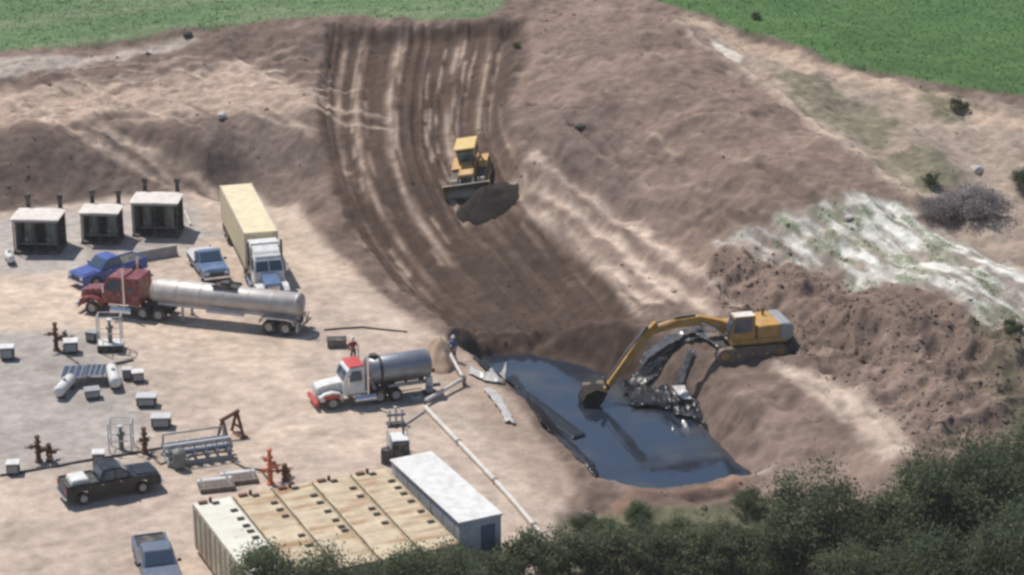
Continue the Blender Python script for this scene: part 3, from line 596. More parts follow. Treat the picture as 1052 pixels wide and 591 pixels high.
def box_trailer(root, xf, ln, m):
    x1 = xf - ln; xm = (xf + x1) / 2
    b = bx('cargo_box', (xm, 0, 2.5), (ln, 2.5, 2.72), m, root, .03)
    bx('roof_panel', (xm, 0, 3.885), (ln - .1, 2.42, .04), 'cream', b, .01)
    for k in range(int(ln // .9)):
        for s in (-1, 1): bx('side_post', (x1 + .5 + k * .9, s * 1.262, 2.5), (.07, .03, 2.6), m, b, .006)
    for s in (-1, 1):
        bx('rear_door', (x1 - .025, s * .61, 2.5), (.05, 1.18, 2.6), m, root, .01)
        bx('landing_leg', (xf - 2.6, s * .85, .58), (.14, .14, 1.05), 'dark', root)
        bx('corner_cap', (xf - .04, s * 1.2, 2.55), (.1, .12, 2.76), 'alu', root)
        bx('roof_rail', (xm, s * 1.235, 3.9), (ln, .06, .07), 'alu', b, .01)
        bx('mud_flap', (x1 + .2, s * .9, .6), (.03, .55, .6), 'dark', root, .005)
        bx('marker_light', (xf - .02, s * .95, 3.75), (.05, .14, .08), 'bright_red', root, .005)
    m_ = MB()
    for s in (-1, 1): m_.box((x1 + 2.2, s * .5, 1.0), (4.2, .1, .25))
    m_.build('subframe', 'dark', root); dual(root, x1 + 1.1); dual(root, x1 + 2.35)
    bx('bumper_guard', (x1 + .05, 0, .6), (.1, 2.2, .12), 'dark', root)

# red tractor with the silver tanker trailer
f0, r0 = (84, 316), (314, 341)
a = heading(r0, f0); p = ground(*f0)
t = empty('tanker_truck', p, a, 'dark red long-nosed semi truck pulling a long silver tank trailer', 'truck')
rl = tractor(t, 'red', 'chrome', True); tanker_trailer(t, -5.6, (G(*f0) - G(*r0)).dot([math.cos(a), math.sin(a), 0]) - 5.6)
# white and blue tractor with the cream box trailer
f0, r0 = (283, 316), (240, 231)
a = heading(r0, f0); p = ground(*f0)
t = empty('box_trailer_truck', p, a, 'semi truck with white-roofed blue cab and long cream box trailer, parked nose to camera', 'truck')
tractor(t, 'white', 'chrome', True, 'white', 'midblue', fairing=True, sleepcol='white')
bx('sleeper_roof', (-4.6, 0, 3.53), (1.02, 2.1, .05), 'white', t, .02)
box_trailer(t, -5.5, 12.2, 'cream')
# vacuum truck with the grey barrel
f0, r0 = (319, 418), (437, 401)
a = heading(r0, f0); p = ground(*f0)
t = empty('vacuum_truck', p, a, 'vacuum truck with white hood, red cab roof and steel-grey round tank', 'truck'); t.scale = (.9, .9, .9)
tractor(t, 'white', 'bright_red', False, 'bright_red', 'white', extra_frame=2.3)
for s in (-1, 1): bx('side_stripe', (-1.3, s * 1.203, 1.02), (1.2, .012, .3), 'bright_red', t, .003)
tk = barrel(t, -8.9, -4.3, 2.2, 1.02, 'tanksteel', bands=3)
MB().lathe([(1.025, -.12), (1.05, -.1), (1.05, .1), (1.025, .12)], (-5.15, 0, 2.2), 'x', 28).build('dark_band', 'dark', tk, smooth=True)
MB().lathe([(.001, .22), (.28, .22), (.32, .15), (.32, -.1)], (-4.75, 0, 3.2), 'z', 12).build('manhole', 'dark', tk, smooth=True)
MB().cyl((-4.6, .75, 1.0), (-4.2, .75, 2.0), .2, 10).build('filter_can', 'steel', t); bx('vacuum_pump', (-4.25, -.6, 1.35), (.5, .6, .8), 'steel', t)
for s in (-1, 1):
    for k in (-5.4, -8.3): MB().box((k, s * .6, 1.25), (.16, .2, .5)).build('tank_saddle', 'dark', t, .01)
    MB().cyl((-8.2, s * 1.12, 1.25), (-5.6, s * 1.12, 1.25), .1, 8).build('hose_rack', 'grey', t, smooth=True)
MB().cyl((-9.1, 0, 1.55), (-9.4, 0, 1.55), .16, 10).build('discharge_valve', 'rustm', tk)
# pickups
t = empty('pickup_truck', ground(113, 507), heading((70, 521), (163, 503)), 'black crew-cab pickup truck with a white box in its bed', 'pickup truck'); pickup(t, 'black', load='white')
t = empty('pickup_truck', ground(214, 280), heading((200, 255), (228, 292)), 'mid-blue flatbed pickup parked nose to camera behind the silver tank trailer', 'pickup truck'); pickup(t, 'midblue', flatbed=True, crew=False)
t = empty('pickup_truck', ground(112, 287), heading((145, 272), (78, 290)), 'bright blue pickup half hidden behind the dark red semi cab', 'pickup truck'); pickup(t, 'blue')
t = empty('pickup_truck', ground(162, 592), heading((148, 540), (178, 620)), 'slate-blue pickup cut off by the bottom edge of the picture', 'pickup truck'); pickup(t, 'slate')

# ------------------------------------------------------------------ bulldozer
def crawler(root, y, ln, wd, hgt, name='track', xo=0.0):
    r = hgt / 2; pts = []
    for k in range(9): a_ = -math.pi / 2 + math.pi * k / 8; pts.append((xo + ln / 2 - r + r * math.cos(a_), r + r * math.sin(a_)))
    for k in range(9): a_ = math.pi / 2 + math.pi * k / 8; pts.append((xo - ln / 2 + r + r * math.cos(a_), r + r * math.sin(a_)))
    o = MB().prism(pts, y - wd / 2, y + wd / 2).build(name, 'mud', root)
    sh = MB(); per = []
    for i in range(len(pts)):
        q0, q1 = Vector((pts[i][0], 0, pts[i][1])), Vector((pts[(i + 1) % len(pts)][0], 0, pts[(i + 1) % len(pts)][1])); L_ = (q1 - q0).length; m_ = max(1, round(L_ / .22))
        for j in range(m_): per.append((q0.lerp(q1, (j + .5) / m_), (q1 - q0).normalized()))
    for q, d in per: sh.box((q.x + d.z * .03, y, q.z - d.x * .03), (.05, wd * .98, .07), ry=-math.atan2(d.z, d.x))
    sh.build('track_pads', 'steel', o)
    sg = 1 if y > 0 else -1
    for k in range(5): MB().cyl((xo - ln / 2 + r + (ln - 2 * r) * k / 4, y + sg * wd * .35, r), (xo - ln / 2 + r + (ln - 2 * r) * k / 4, y + sg * (wd / 2 + .04), r), r * .55 if k in (0, 4) else r * .3, 12).build('roller', 'yellow', o)
    return o
t = empty('bulldozer', ground(486, 189), heading((493, 150), (479, 215)), 'yellow crawler bulldozer facing down the cut slope with blade lowered', 'bulldozer'); settle(t, 1.8, 1.3)
for s in (-1, 1):
    crawler(t, s * 1.12, 4.0, .58, 1.15)
    MB().tube([(-.3, s * 1.5, .62), (2.2, s * 1.5, .55)], .13, 8).build('push_arm', 'yellow', t)
    MB().cyl((1.3, s * .45, 1.75), (2.3, s * .55, .95), .07, 8).build('lift_cylinder', 'chrome', t)
    MB().cyl((.75, s * .58, 1.7), (.75, s * .58, 2.55), .06, 8).build('exhaust_pipe', 'dark', t) if s > 0 else None
    bx('work_light', (-.15, s * .75, 3.02), (.12, .22, .14), 'lamp', t)
MB().prism([(-.1, .7), (1.75, .7), (1.85, 1.0), (1.75, 1.72), (-.1, 1.85)], -.62, .62).build('engine_hood', 'yellow', t, .06)
bx('radiator_grille', (1.86, 0, 1.2), (.06, .95, .8), 'dark', t)
bx('rear_body', (-1.2, 0, 1.15), (1.7, 1.5, 1.1), 'yellow', t, .05)
for s in (-1, 1): bx('fender', (-.75, s * 1.1, 1.36), (1.9, .7, .1), 'yellow', t, .03)
for x in (-1.5, -.1):
    for s in (-1, 1): bx('cab_post', (x, s * .72, 2.25), (.11, .11, 1.5), 'yellow', t, .01)
bx('cab_roof', (-.8, 0, 3.05), (1.85, 1.75, .14), 'yroof', t, .05)
bx('front_window', (-.06, 0, 2.4), (.03, 1.3, 1.1), 'glass', t, .003)
for s in (-1, 1): bx('side_window', (-.8, s * .73, 2.45), (1.25, .03, .95), 'glass', t, .003)
bx('operator_seat', (-1.0, 0, 1.95), (.5, .5, .6), 'dark', t, .05)
bl = []
for k in range(9):
    q = k / 8; bl.append((2.42 - .28 * math.sin(math.pi * q) + .12 * (q - .5), .05 + 1.25 * q))
MB().prism(bl + [(x - .09, z) for x, z in bl[::-1]], -1.9, 1.9).build('blade', 'steel', t, .01)
for s in (-1, 1): bx('blade_end', (2.4, s * 1.9, .66), (.4, .06, 1.25), 'yellow', t)
MB().box((-2.35, 0, .9), (.5, 1.0, .5)).box((-2.7, 0, .6), (.16, .2, 1.1)).build('ripper', 'steel', t, .03)

# ------------------------------------------------------------------ excavator
pe = ground(765, 363); tgt = at_z(605, 410, -1.5)
ea = math.atan2(tgt[1] - pe.y, tgt[0] - pe.x)
t = empty('excavator', pe, ea, 'yellow crawler excavator on the bank with its bucket dipping into the pond', 'excavator')
und = []
for s in (-1, 1): crawler(t, s * 1.3, 4.9, .65, 1.0)
MB().box((0, 0, .6), (2.2, 2.0, .5)).cyl((0, 0, .8), (0, 0, 1.1), .8, 18).build('undercarriage', 'dark', t, .03)
bx('deck', (-.55, 0, 1.28), (3.9, 2.7, .34), 'yellow', t, .04)
MB().prism([(-2.75, 1.2), (-2.95, 1.5), (-2.95, 2.2), (-2.75, 2.4), (-2.0, 2.45), (-2.0, 1.2)], -1.35, 1.35).build('counterweight', 'grey', t, .08)
MB().prism([(-2.0, 1.45), (-2.0, 2.4), (-.6, 2.35), (-.4, 2.2), (-.4, 1.45)], -1.32, 1.32).build('engine_cover', 'yellow', t, .06)
bx('side_box', (.7, -.95, 1.75), (1.7, .75, .75), 'yellow', t, .05)
MB().cyl((-1.4, -.6, 2.35), (-1.4, -.6, 2.9), .08, 10).build('exhaust_pipe', 'dark', t)
MB().prism([(-.25, 1.45), (1.45, 1.45), (1.5, 2.1), (1.2, 3.05), (-.25, 3.1)], .35, 1.33, .05, 2.5).build('cab', 'yellow', t, .05)
MB().quad([(1.515, .42, 1.75), (1.515, 1.26, 1.75), (1.525, 1.25, 2.1), (1.525, .43, 2.1)], .02).build('lower_windshield', 'glass', t)
MB().quad([(1.53, .42, 2.15), (1.53, 1.26, 2.15), (1.25, 1.22, 3.0), (1.25, .45, 3.0)], .02).build('windshield', 'glass', t)
MB().quad([(0, 1.34, 2.0), (1.3, 1.34, 2.0), (1.1, 1.31, 2.95), (0, 1.31, 2.95)], -.03).build('side_window', 'glass', t)
bx('cab_roof', (.5, .84, 3.12), (1.45, .92, .06), 'tanroof', t, .02)
# boom: box girder bent at the middle
def girder(pts, wid, hs):
    """tapered box girder along x,z points"""
    m_ = MB(); up = []; dn = []
    for i, p_ in enumerate(pts):
        d = Vector((pts[min(i + 1, len(pts) - 1)][0] - pts[max(i - 1, 0)][0], 0, pts[min(i + 1, len(pts) - 1)][1] - pts[max(i - 1, 0)][1])).normalized(); nrm = Vector((-d.z, 0, d.x))
        up.append((p_[0] + nrm.x * hs[i] / 2, p_[1] + nrm.z * hs[i] / 2)); dn.append((p_[0] - nrm.x * hs[i] / 2, p_[1] - nrm.z * hs[i] / 2))
    for i in range(len(pts) - 1): m_.prism([dn[i], dn[i + 1], up[i + 1], up[i]], -wid / 2, wid / 2)
    return m_
BT = (6.75, 2.15); SE = (9.75, -1.75)
girder([(.65, 1.75), (1.9, 2.3), (3.4, 2.68), (5.0, 2.6), BT], .5, [.45, .58, .66, .54, .36]).build('boom', 'yellow', t, .03)
girder([(6.3, 2.75), BT, (7.4, 1.3), SE], .38, [.28, .52, .55, .3]).build('stick', 'yellow', t, .03)
for s in (-1, 1): MB().cyl((1.3, s * .45, 1.35), (2.3, s * .42, 2.1), .12, 8).cyl((2.3, s * .42, 2.1), (3.3, s * .36, 2.6), .07, 8).build('boom_cylinder', 'chrome', t, smooth=True)
MB().cyl((3.6, 0, 3.08), (5.0, 0, 2.98), .11, 8).cyl((5.0, 0, 2.98), (6.3, 0, 2.8), .06, 8).build('stick_cylinder', 'steel', t, smooth=True)
MB().cyl((6.9, 0, 2.55), (8.4, 0, .75), .1, 8).cyl((8.4, 0, .75), (9.6, 0, -.9), .06, 8).build('bucket_cylinder', 'steel', t, smooth=True)
MB().box((9.75, 0, -1.25), (.12, .5, .9), ry=.4).build('bucket_link', 'dark', t, .02)
bp = [SE, (10.5, -1.45), (11.2, -1.7), (11.5, -2.2), (11.35, -2.85), (10.8, -3.2), (10.95, -2.95), (11.2, -2.7), (11.32, -2.2), (11.1, -1.85), (10.5, -1.6), (9.9, -1.95)]
bk = MB().prism(bp, -.62, .62).build('bucket', 'wet_shade_dirt', t, .02)
for s in (-1, 1): MB().prism([SE, (10.5, -1.45), (11.2, -1.7), (11.5, -2.2), (11.35, -2.85), (10.8, -3.2), (10.1, -2.4)], s * .59, s * .64).build('bucket_side', 'wet_shade_dirt', bk)
for k in range(5): MB().box((10.85, -.5 + .25 * k, -3.42), (.3, .12, .1), ry=.5, top=(.5, 1)).build('bucket_tooth', 'steel', bk)

# ------------------------------------------------------------------ shelters along the bank
def shelter(px, py, wd, dp, hgt, rz, label, side):
    t = empty('equipment_shelter', ground(px, py), rz, label, 'shelter', 'white-roofed shelters along the bank')
    # local x = along the open front (to the right), local y = away from the camera
    bx('skid', (0, 0, .1), (wd + .1, dp + .1, .2), 'dark', t)
    bx('back_wall', (0, dp / 2 - .03, .2 + hgt / 2), (wd - .02, .06, hgt), 'dark', t, .01)
    bx('side_wall', (-wd / 2 + .03, .25, .2 + hgt / 2), (.06, dp - .62, hgt - .01), side, t, .01)
    bx('rear_post', (wd / 2 - .05, dp / 2 - .12, .2 + hgt / 2), (.09, .09, hgt - .02), 'dark', t, .01)
    MB().prism([(-wd / 2 - .14, hgt + .21), (wd / 2 + .14, hgt + .21), (wd / 2 + .14, hgt + .29), (0, hgt + .33), (-wd / 2 - .14, hgt + .29)], -dp / 2 - .18, dp / 2 + .12).build('roof', 'tanroof', t, .02)
    bx('header_beam', (0, -dp / 2 + .06, hgt + .1), (wd, .1, .2), 'grey', t, .01)
    for x in (-wd / 2 + .05, 0, wd / 2 - .05): bx('front_post', (x, -dp / 2 + .06, .2 + (hgt - .1) / 2), (.09, .09, hgt - .1), 'dark', t, .01)
    for s in (-1, 1):
        MB().lathe([(.001, .2), (.38, .2), (.38, hgt - .7), (.25, hgt - .45), (.001, hgt - .38)], (s * wd * .24, .15, .2), 'z', 14).build('vessel', 'greenv', t, smooth=True)
        MB().tube([(s * wd * .24 - .1, -.25, .4), (s * wd * .24 - .1, -.55, .5), (s * wd * .24 - .1, -.6, 1.2), (s * wd * .24 - .1, -.2, 1.5)], .06, 8).build('pipe', 'steel', t)
        MB().cyl((s * wd * .24, -.58, 1.0), (s * wd * .24, -.72, 1.0), .14, 10).build('valve_wheel', 'steel', t)
        # burner stacks behind the back wall
        MB().cyl((s * wd * .36, dp / 2 + .55, .0), (s * wd * .36, dp / 2 + .55, hgt + 1.0), .17, 12).cyl((s * wd * .36, dp / 2 + .55, hgt + 1.0), (s * wd * .36, dp / 2 + .55, hgt + 1.3), .24, 12).build('burner_stack', 'dark', t)
    MB().box((0, -.4, .55), (wd * .8, .12, .12)).build('crossover_pipe', 'steel', t)
    return t
shelter(42, 256, 3.5, 2.6, 2.55, -.06, 'white-roofed open shelter, leftmost of the three along the bank', 'grey')
shelter(106, 247, 2.9, 2.1, 2.3, -.05, 'smaller white-roofed open shelter, middle of the three along the bank', 'grey')
shelter(163, 239, 3.6, 2.6, 2.6, -.05, 'white-roofed open shelter nearest the cream box trailer', 'grey')

# ------------------------------------------------------------------ storage tanks in a row
TZ = 2.95
c0 = at_z(196, 518, TZ); c1 = at_z(397, 481, TZ)
wv = Vector((c1[0] - c0[0], c1[1] - c0[1], 0)); tw = wv.length / 5; wdir = wv.normalized(); ldir = Vector((wdir.y, -wdir.x, 0))   # towards the camera
ta = math.atan2(ldir.y, ldir.x)
tank_words = ['pale rust-free steel storage tank, leftmost of the row of five', 'cream rust-streaked storage tank beside the pale leftmost tank', 'cream rust-streaked storage tank in the middle of the row of five', 'cream rust-streaked storage tank second from the white office trailer', 'cream rust-streaked storage tank beside the white office trailer']
for i in range(5):
    p = Vector(c0) + wdir * tw * (i + .5); p.z = 0.0
    t = empty('storage_tank', p, ta, tank_words[i], 'tank', 'steel storage tanks in a row')
    L_ = 10.9; w2 = tw - .16; pm_ = 'palecream' if i == 0 else 'rustcream'
    bx('shell', (L_ / 2, 0, .3 + (TZ - .3) / 2), (L_, w2, TZ - .3), 'tank_side', t, .03)
    bx('roof_plate', (L_ / 2, 0, TZ + .012), (L_ - .04, w2 - .04, .03), pm_, t, .005)
    for s in (-1, 1):
        bx('top_rail', (L_ / 2, s * (w2 / 2 - .03), TZ + .06), (L_ - .1, .07, .08), pm_, t, .01)
        for k in range(12): bx('side_rib', (.5 + k * .9, s * (w2 / 2 + .025), 1.6), (.09, .05, 2.5), 'tank_side', t, .01)
        MB().cyl((L_ - 1.0, s * w2 * .3, .45), (L_ - 1.0, s * w2 * .42, .45), .45, 14).build('wheel', 'rubber', t)
        bx('skid_leg', (.8, s * w2 * .35, .16), (.5, .3, .3), 'dark', t)
    for k in range(7):
        hx = .55 if k == 0 else 1.9 + (k - 1) * (1.05 + .12 * math.sin(i * 2 + k)); side_ = 0.34 if k else 0.05
        if (i == 3 and k == 3) or (i == 1 and k == 4): continue
        hh = bx('hatch', (hx, w2 * side_, TZ + .075), (.30, .40, .07), 'darkstone', t, .02)
        bx('hatch_handle', (hx, w2 * side_, TZ + .125), (.06, .2, .03), 'dark', hh, .005)
    MB().box((.25, -w2 * .25, TZ + .09), (.28, .5, .14)).cyl((.25, -w2 * .05, TZ + .03), (.25, -w2 * .05, TZ + .3), .1, 8).build('vent', 'rustm', t, .01)
    MB().cyl((L_, w2 * .2, .7), (L_ + .3, w2 * .2, .7), .12, 10).build('outlet_valve', 'rustm', t)
    ld = MB()
    for s in (-.2, .2): ld.box((L_ + .1, -w2 * .25 + s, 1.6), (.05, .05, 2.9))
    for k in range(8): ld.box((L_ + .1, -w2 * .25, .4 + .34 * k), (.04, .4, .04))
    ld.build('ladder', 'tank_side', t)

# ------------------------------------------------------------------ white office trailer
OZ = 3.25
q0 = at_z(404, 470, OZ); q1 = at_z(443, 464, OZ); q2 = at_z(515, 527, OZ)
lv = Vector((q2[0] - q1[0], q2[1] - q1[1], 0)); oa = math.atan2(lv.y, lv.x); OL = lv.length; OWd = 2.55
lef = Vector((-math.sin(oa), math.cos(oa), 0))
pb = Vector((q1[0], q1[1], 0)) - lef * OWd / 2
t = empty('office_trailer', pb, oa, 'white flat-roofed office trailer beside the cream tanks', 'trailer')
# x runs towards the camera; +y is the right-hand side of the picture
bx('body', (OL / 2, 0, .75 + (OZ - .85) / 2), (OL, OWd, OZ - .85), 'lightgrey', t, .03)
bx('roof', (OL / 2, 0, OZ - .05), (OL + .16, OWd + .14, .1), 'white', t, .02)
for s in (-1, 1):
    bx('skirting', (OL / 2, s * (OWd / 2 - .05), .39), (OL - .1, .05, .70), 'lightgrey', t, .01)
    bx('roof_trim', (OL / 2, s * (OWd / 2 + .012), OZ - .17), (OL, .03, .1), 'slate', t, .004)
for k in range(6):
    for s in (-1, 1): bx('wall_batten', (.7 + k * (OL - 1.4) / 5, s * (OWd / 2 + .008), 1.9), (.05, .02, 2.1), 'lightgrey', t, .004)
dd = bx('door', (OL + .02, .45, 1.75), (.05, .85, 1.95), 'slate', t, .01); bx('door_handle', (OL + .06, .12, 1.7), (.05, .05, .12), 'chrome', dd, .01)
bx('step', (OL + .35, .45, .45), (.6, .9, .08), 'steel', t, .01); bx('lower_step', (OL + .65, .45, .2), (.5, .9, .08), 'steel', t, .01)
for x in (2.2,): 
    wn = bx('window', (x, -OWd / 2 - .015, 2.1), (.35, .04, .35), 'dark', t, .01); bx('pane', (x, -OWd / 2 - .04, 2.1), (.27, .012, .27), 'glass', wn, .002)
ac = bx('air_conditioner', (OL * .58, -OWd / 2 - .22, 2.0), (.75, .42, .6), 'black', t, .02); bx('vent_grille', (OL * .58, -OWd / 2 - .44, 2.0), (.6, .03, .45), 'dark', ac, .004)
MB().tube([(-.02, -.5, .6), (-1.2, 0, .6), (-.02, .5, .6)], .06, 8).build('hitch', 'dark', t)
for s in (-1, 1): MB().cyl((OL * .6, s * .9, .38), (OL * .6, s * 1.1, .38), .38, 14).build('wheel', 'rubber', t)

# ------------------------------------------------------------------ small pieces of well-site equipment
def control_box(px, py, d, rz, label, topm='white', sidem='dark', name='control_box', cat='box'):
    t = empty(name, ground(px, py), rz, label, cat, 'small equipment boxes on the pad')
    bx('cabinet', (0, 0, .12 + d[2] / 2), d, sidem, t, .03)
    bx('lid', (0, 0, .12 + d[2] + .04), (d[0] + .08, d[1] + .08, .08), topm, t, .015)
    bx('door', (0, -d[1] / 2 - .012, .12 + d[2] / 2), (d[0] * .8, .03, d[2] * .75), 'grey', t, .006)
    for sx in (-1, 1): bx('skid_runner', (sx * d[0] * .35, 0, .06), (.1, d[1] + .1, .12), 'dark', t, .01)
    return t
def wellhead(px, py, h, m, label, arms=2, rz=0.0, s_=1.0, lean=0.0):
    t = empty('wellhead', ground(px, py), rz, label, 'wellhead', 'wellheads on the pad'); t.scale = (s_,) * 3; t.rotation_euler = (0, lean, rz)
    MB().lathe([(.001, -.1), (.24, -.1), (.24, .12), (.16, .16), (.16, h * .35), (.001, h * .35)], (0, 0, 0), 'z', 14).build('casing', m, t, smooth=False)
    z = h * .35
    for k in range(3):
        MB().lathe([(.001, 0), (.22, 0), (.22, .08), (.12, .1), (.12, h * .2), (.001, h * .2)], (0, 0, z), 'z', 14).build('spool', m, t); z += h * .2
    MB().lathe([(.001, 0), (.17, 0), (.17, .1), (.07, .16), (.001, .18)], (0, 0, z), 'z', 12).build('cap', m, t)
    for k in range(arms):
        a_ = k * math.pi * 2 / max(arms, 1) + .4; zz = h * (.45 + .2 * (k % 2)); dx, dy = math.cos(a_), math.sin(a_)
        v = MB().cyl((dx * .1, dy * .1, zz), (dx * .55, dy * .55, zz), .085, 10).box((dx * .42, dy * .42, zz), (.22, .22, .24), rz=a_).build('valve', m, t)
        MB().lathe([(.16, -.02), (.19, 0), (.16, .02)], (dx * .72, dy * .72, zz), 'z', 14).cyl((dx * .5, dy * .5, zz), (dx * .74, dy * .74, zz), .03, 6).build('handwheel', 'rustm', v)
    return t
def cage(px, py, wd, dp, h, rz, label, base=False):
    t = empty('wellhead_cage', ground(px, py), rz, label, 'cage', 'pale tube cages over wellheads')
    o = .0
    if base:
        bx('base_box', (0, 0, .3), (wd, dp, .5), 'dark', t, .03); bx('base_top', (0, 0, .58), (wd + .06, dp + .06, .07), 'white', t, .01); o = .6
    for sx in (-1, 1):
        for sy in (-1, 1): MB().cyl((sx * (wd / 2 - .06), sy * (dp / 2 - .06), o), (sx * (wd / 2 - .06), sy * (dp / 2 - .06), o + h), .045, 8).build('post', 'lightgrey', t)
    for z in (o + .4 * h, o + h):
        for sy in (-1, 1): MB().cyl((-wd / 2 + .06, sy * (dp / 2 - .06), z), (wd / 2 - .06, sy * (dp / 2 - .06), z), .035, 6).build('rail', 'lightgrey', t)
        for sx in (-1, 1): MB().cyl((sx * (wd / 2 - .06), -dp / 2 + .06, z), (sx * (wd / 2 - .06), dp / 2 - .06, z), .035, 6).build('rail', 'lightgrey', t)
    MB().lathe([(.001, 0), (.16, 0), (.16, h * .5), (.26, h * .5), (.26, h * .58), (.1, h * .6), (.1, h * .8), (.001, h * .8)], (0, 0, o), 'z', 12).build('valve_body', 'greenv', t)
    MB().lathe([(.001, .14), (.2, .1), (.22, 0), (.001, 0)], (0, 0, o + h * .8), 'z', 12).build('white_cap', 'white', t, smooth=True)
    return t
def drum_tank(px, py, ln, r, rz, label):
    t = empty('propane_tank', ground(px, py), rz, label, 'tank', 'small white gas tanks on saddles')
    barrel(t, -ln / 2 + .15, ln / 2 - .15, r + .25, r, 'white', bands=2)
    for s in (-1, 1): bx('saddle', (s * ln * .3, 0, .16), (.15, r * 1.6, .32), 'dark', t, .01)
    MB().cyl((0, 0, 2 * r + .22), (0, 0, 2 * r + .42), .12, 10).build('valve_dome', 'lightgrey', t)
    return t
def panel(px, py, wd, dp, rz, label):
    t = empty('solar_panel', ground(px, py), rz, label, 'solar panel', 'grey solar panels on the pad')
    MB().box((0, 0, .75), (wd, dp, .05)).build('frame', 'grey', t, .01)
    nx = 4
    for k in range(nx): bx('cell_panel', (-wd / 2 + wd * (k + .5) / nx, 0, .78), (wd / nx - .06, dp - .1, .02), 'solar', t, .003)
    for sx in (-1, 1):
        for sy in (-1, 1): bx('leg', (sx * wd * .42, sy * dp * .4, .37), (.07, .07, .74), 'steel', t, .01)
    return t
control_box(8, 369, (.9, .8, .75), .1, 'white-topped dark box at the left edge of the pad beside the upper wellhead')
control_box(73, 362, (.95, .9, .7), .15, 'white-topped dark box just right of the tall upper wellhead')
control_box(95, 351, (.75, .6, .55), -.3, 'small all-dark box left of the pale cage with a dark base', 'grey')
control_box(131, 390, (.6, .6, .6), .1, 'small dark box left of the brown box by the white gas tanks', 'lightgrey')
control_box(142, 392, (.75, .7, .55), .2, 'brown-sided box with a white lid beside the white gas tanks', 'white', 'rustm')
control_box(151, 417, (1.25, .9, .55), .05, 'wide dark box right of the slanting white gas tank', 'lightgrey')
control_box(166, 439, (1.2, .9, .6), .05, 'wide dark box just above the grey pipe manifold', 'lightgrey')
control_box(14, 487, (.75, .7, .6), .1, 'small white-topped box at the left edge behind the black pickup')
control_box(102, 480, (.7, .7, .85), .1, 'small box with a rounded white top directly behind the black pickup cab')
wellhead(58, 360, 2.0, 'rustm', 'tall brown wellhead standing between two boxes on the upper pad', 2, .2)
wellhead(67, 356, 1.1, 'steel', 'short grey wellhead valve next to the tall brown wellhead', 2, .6)
wellhead(40, 475, 1.7, 'rustm', 'brown wellhead left of the black pickup', 2, .2)
wellhead(51, 474, 1.1, 'rustm', 'short brown valve stub right beside the left brown wellhead', 3, .5)
wellhead(149, 466, 1.7, 'rustm', 'slim brown wellhead between the wire cage and grey manifold', 2, .9)
wellhead(278, 498, 2.3, 'orange', 'orange-red wellhead tree with several valves behind the cream tanks', 4, .3, 1.0)
wellhead(293, 494, 1.0, 'rustm', 'low rusty valve right of the orange-red wellhead tree', 3, .8)
cage(114, 360, 1.7, 1.2, 2.0, .05, 'pale tube cage on a dark base box, upper pad', True)
cage(125, 462, 1.5, 1.2, 1.9, .05, 'pale tube cage over a valve, right behind the black pickup hood')
drum_tank(67, 405, 2.6, .36, R(80), 'white narrow gas tank at the left end of the grey panels')
drum_tank(117, 395, 3.0, .38, R(105), 'white narrow gas tank slanting right of the grey panels')
drum_tank(10, 270, 1.9, .3, R(110), 'little white gas tank at the left edge beside the leftmost shelter')
panel(78, 393, 1.7, 2.1, .05, 'larger flat grey solar panel beside the left white gas tank')
panel(99, 391, 1.4, 2.0, .05, 'smaller flat grey solar panel nearer the slanting white gas tank')
control_box(95, 409, (.95, .8, .45), .3, 'low grey open box in front of the smaller grey solar panel', 'grey', 'greenv')
# pump skid in front of the panels, grey barrier behind the blue pickup
bp_ = MB().prism([(-.3, 0), (.3, 0), (.3, .12), (.14, .3), (.1, .8), (-.1, .8), (-.14, .3), (-.3, .12)], -1.75, 1.75).build('concrete_barrier', 'concrete', None, .02)
bp_.location = ground(160, 266); bp_.rotation_euler = (0, 0, heading((142, 268), (178, 262)) - R(90)); tag(bp_, 'grey concrete barrier lying behind the bright blue pickup', 'barrier')
def pipe_thing(name, pts, r, m, label, cat, z=None, coup=0, lift=0.0):
    P_ = []
    for i in range(len(pts) - 1):
        a_, b_2 = G(*pts[i]), G(*pts[i + 1]); k = max(2, int(np.hypot(*(b_2 - a_)[:2]) / 1.0))
        for j in range(k + (i == len(pts) - 2)):
            q = a_ + (b_2 - a_) * j / k; P_.append((q[0], q[1], H(q[0], q[1]) + r * 1.02 + lift))
    o0 = Vector(P_[0]); root = empty(name, o0, 0, label, cat)
    L_ = [Vector(p_) - o0 for p_ in P_]
    MB().tube(L_, r, 10).build('pipe', m, root, smooth=True)
    if coup:
        for k in range(coup, len(L_) - 1, coup):
            d = (L_[k + 1] - L_[k - 1]).normalized(); MB().cyl(L_[k] - d * .12, L_[k] + d * .12, r * 1.25, 10).build('coupling', 'steel', root)
    return root
pipe_thing('pipeline', [(437, 421), (556, 552)], .16, 'pipewhite', 'long straight pale pipe running from the vacuum truck to the lower trees', 'pipe', coup=6)
pipe_thing('ground_pipe', [(0, 490), (60, 480), (168, 461)], .07, 'dark', 'thin dark pipe lying across the pad behind the black pickup', 'pipe', coup=5)
pipe_thing('ground_pipe', [(103, 378), (137, 371)], .10, 'steel', 'short grey-brown pipe lying above the slanting white gas tank', 'pipe')
pipe_thing('ground_pipe', [(333, 340), (372, 337), (418, 342)], .06, 'dark', 'thin dark hose lying behind the vacuum truck', 'hose')
pipe_thing('ground_pipe', [(190, 218), (196, 232)], .09, 'pipewhite', 'short pale pipe on the dirt left of the cream box trailer', 'pipe')
pipe_thing('flow_hose', [(152, 467), (165, 478), (176, 474)], .05, 'dark', 'black hose from the slim brown wellhead to the pipe manifold', 'hose')
pipe_thing('flow_hose', [(236, 474), (252, 482), (268, 484), (276, 494)], .06, 'dark', 'black hose from the pipe manifold to the orange-red wellhead tree', 'hose')
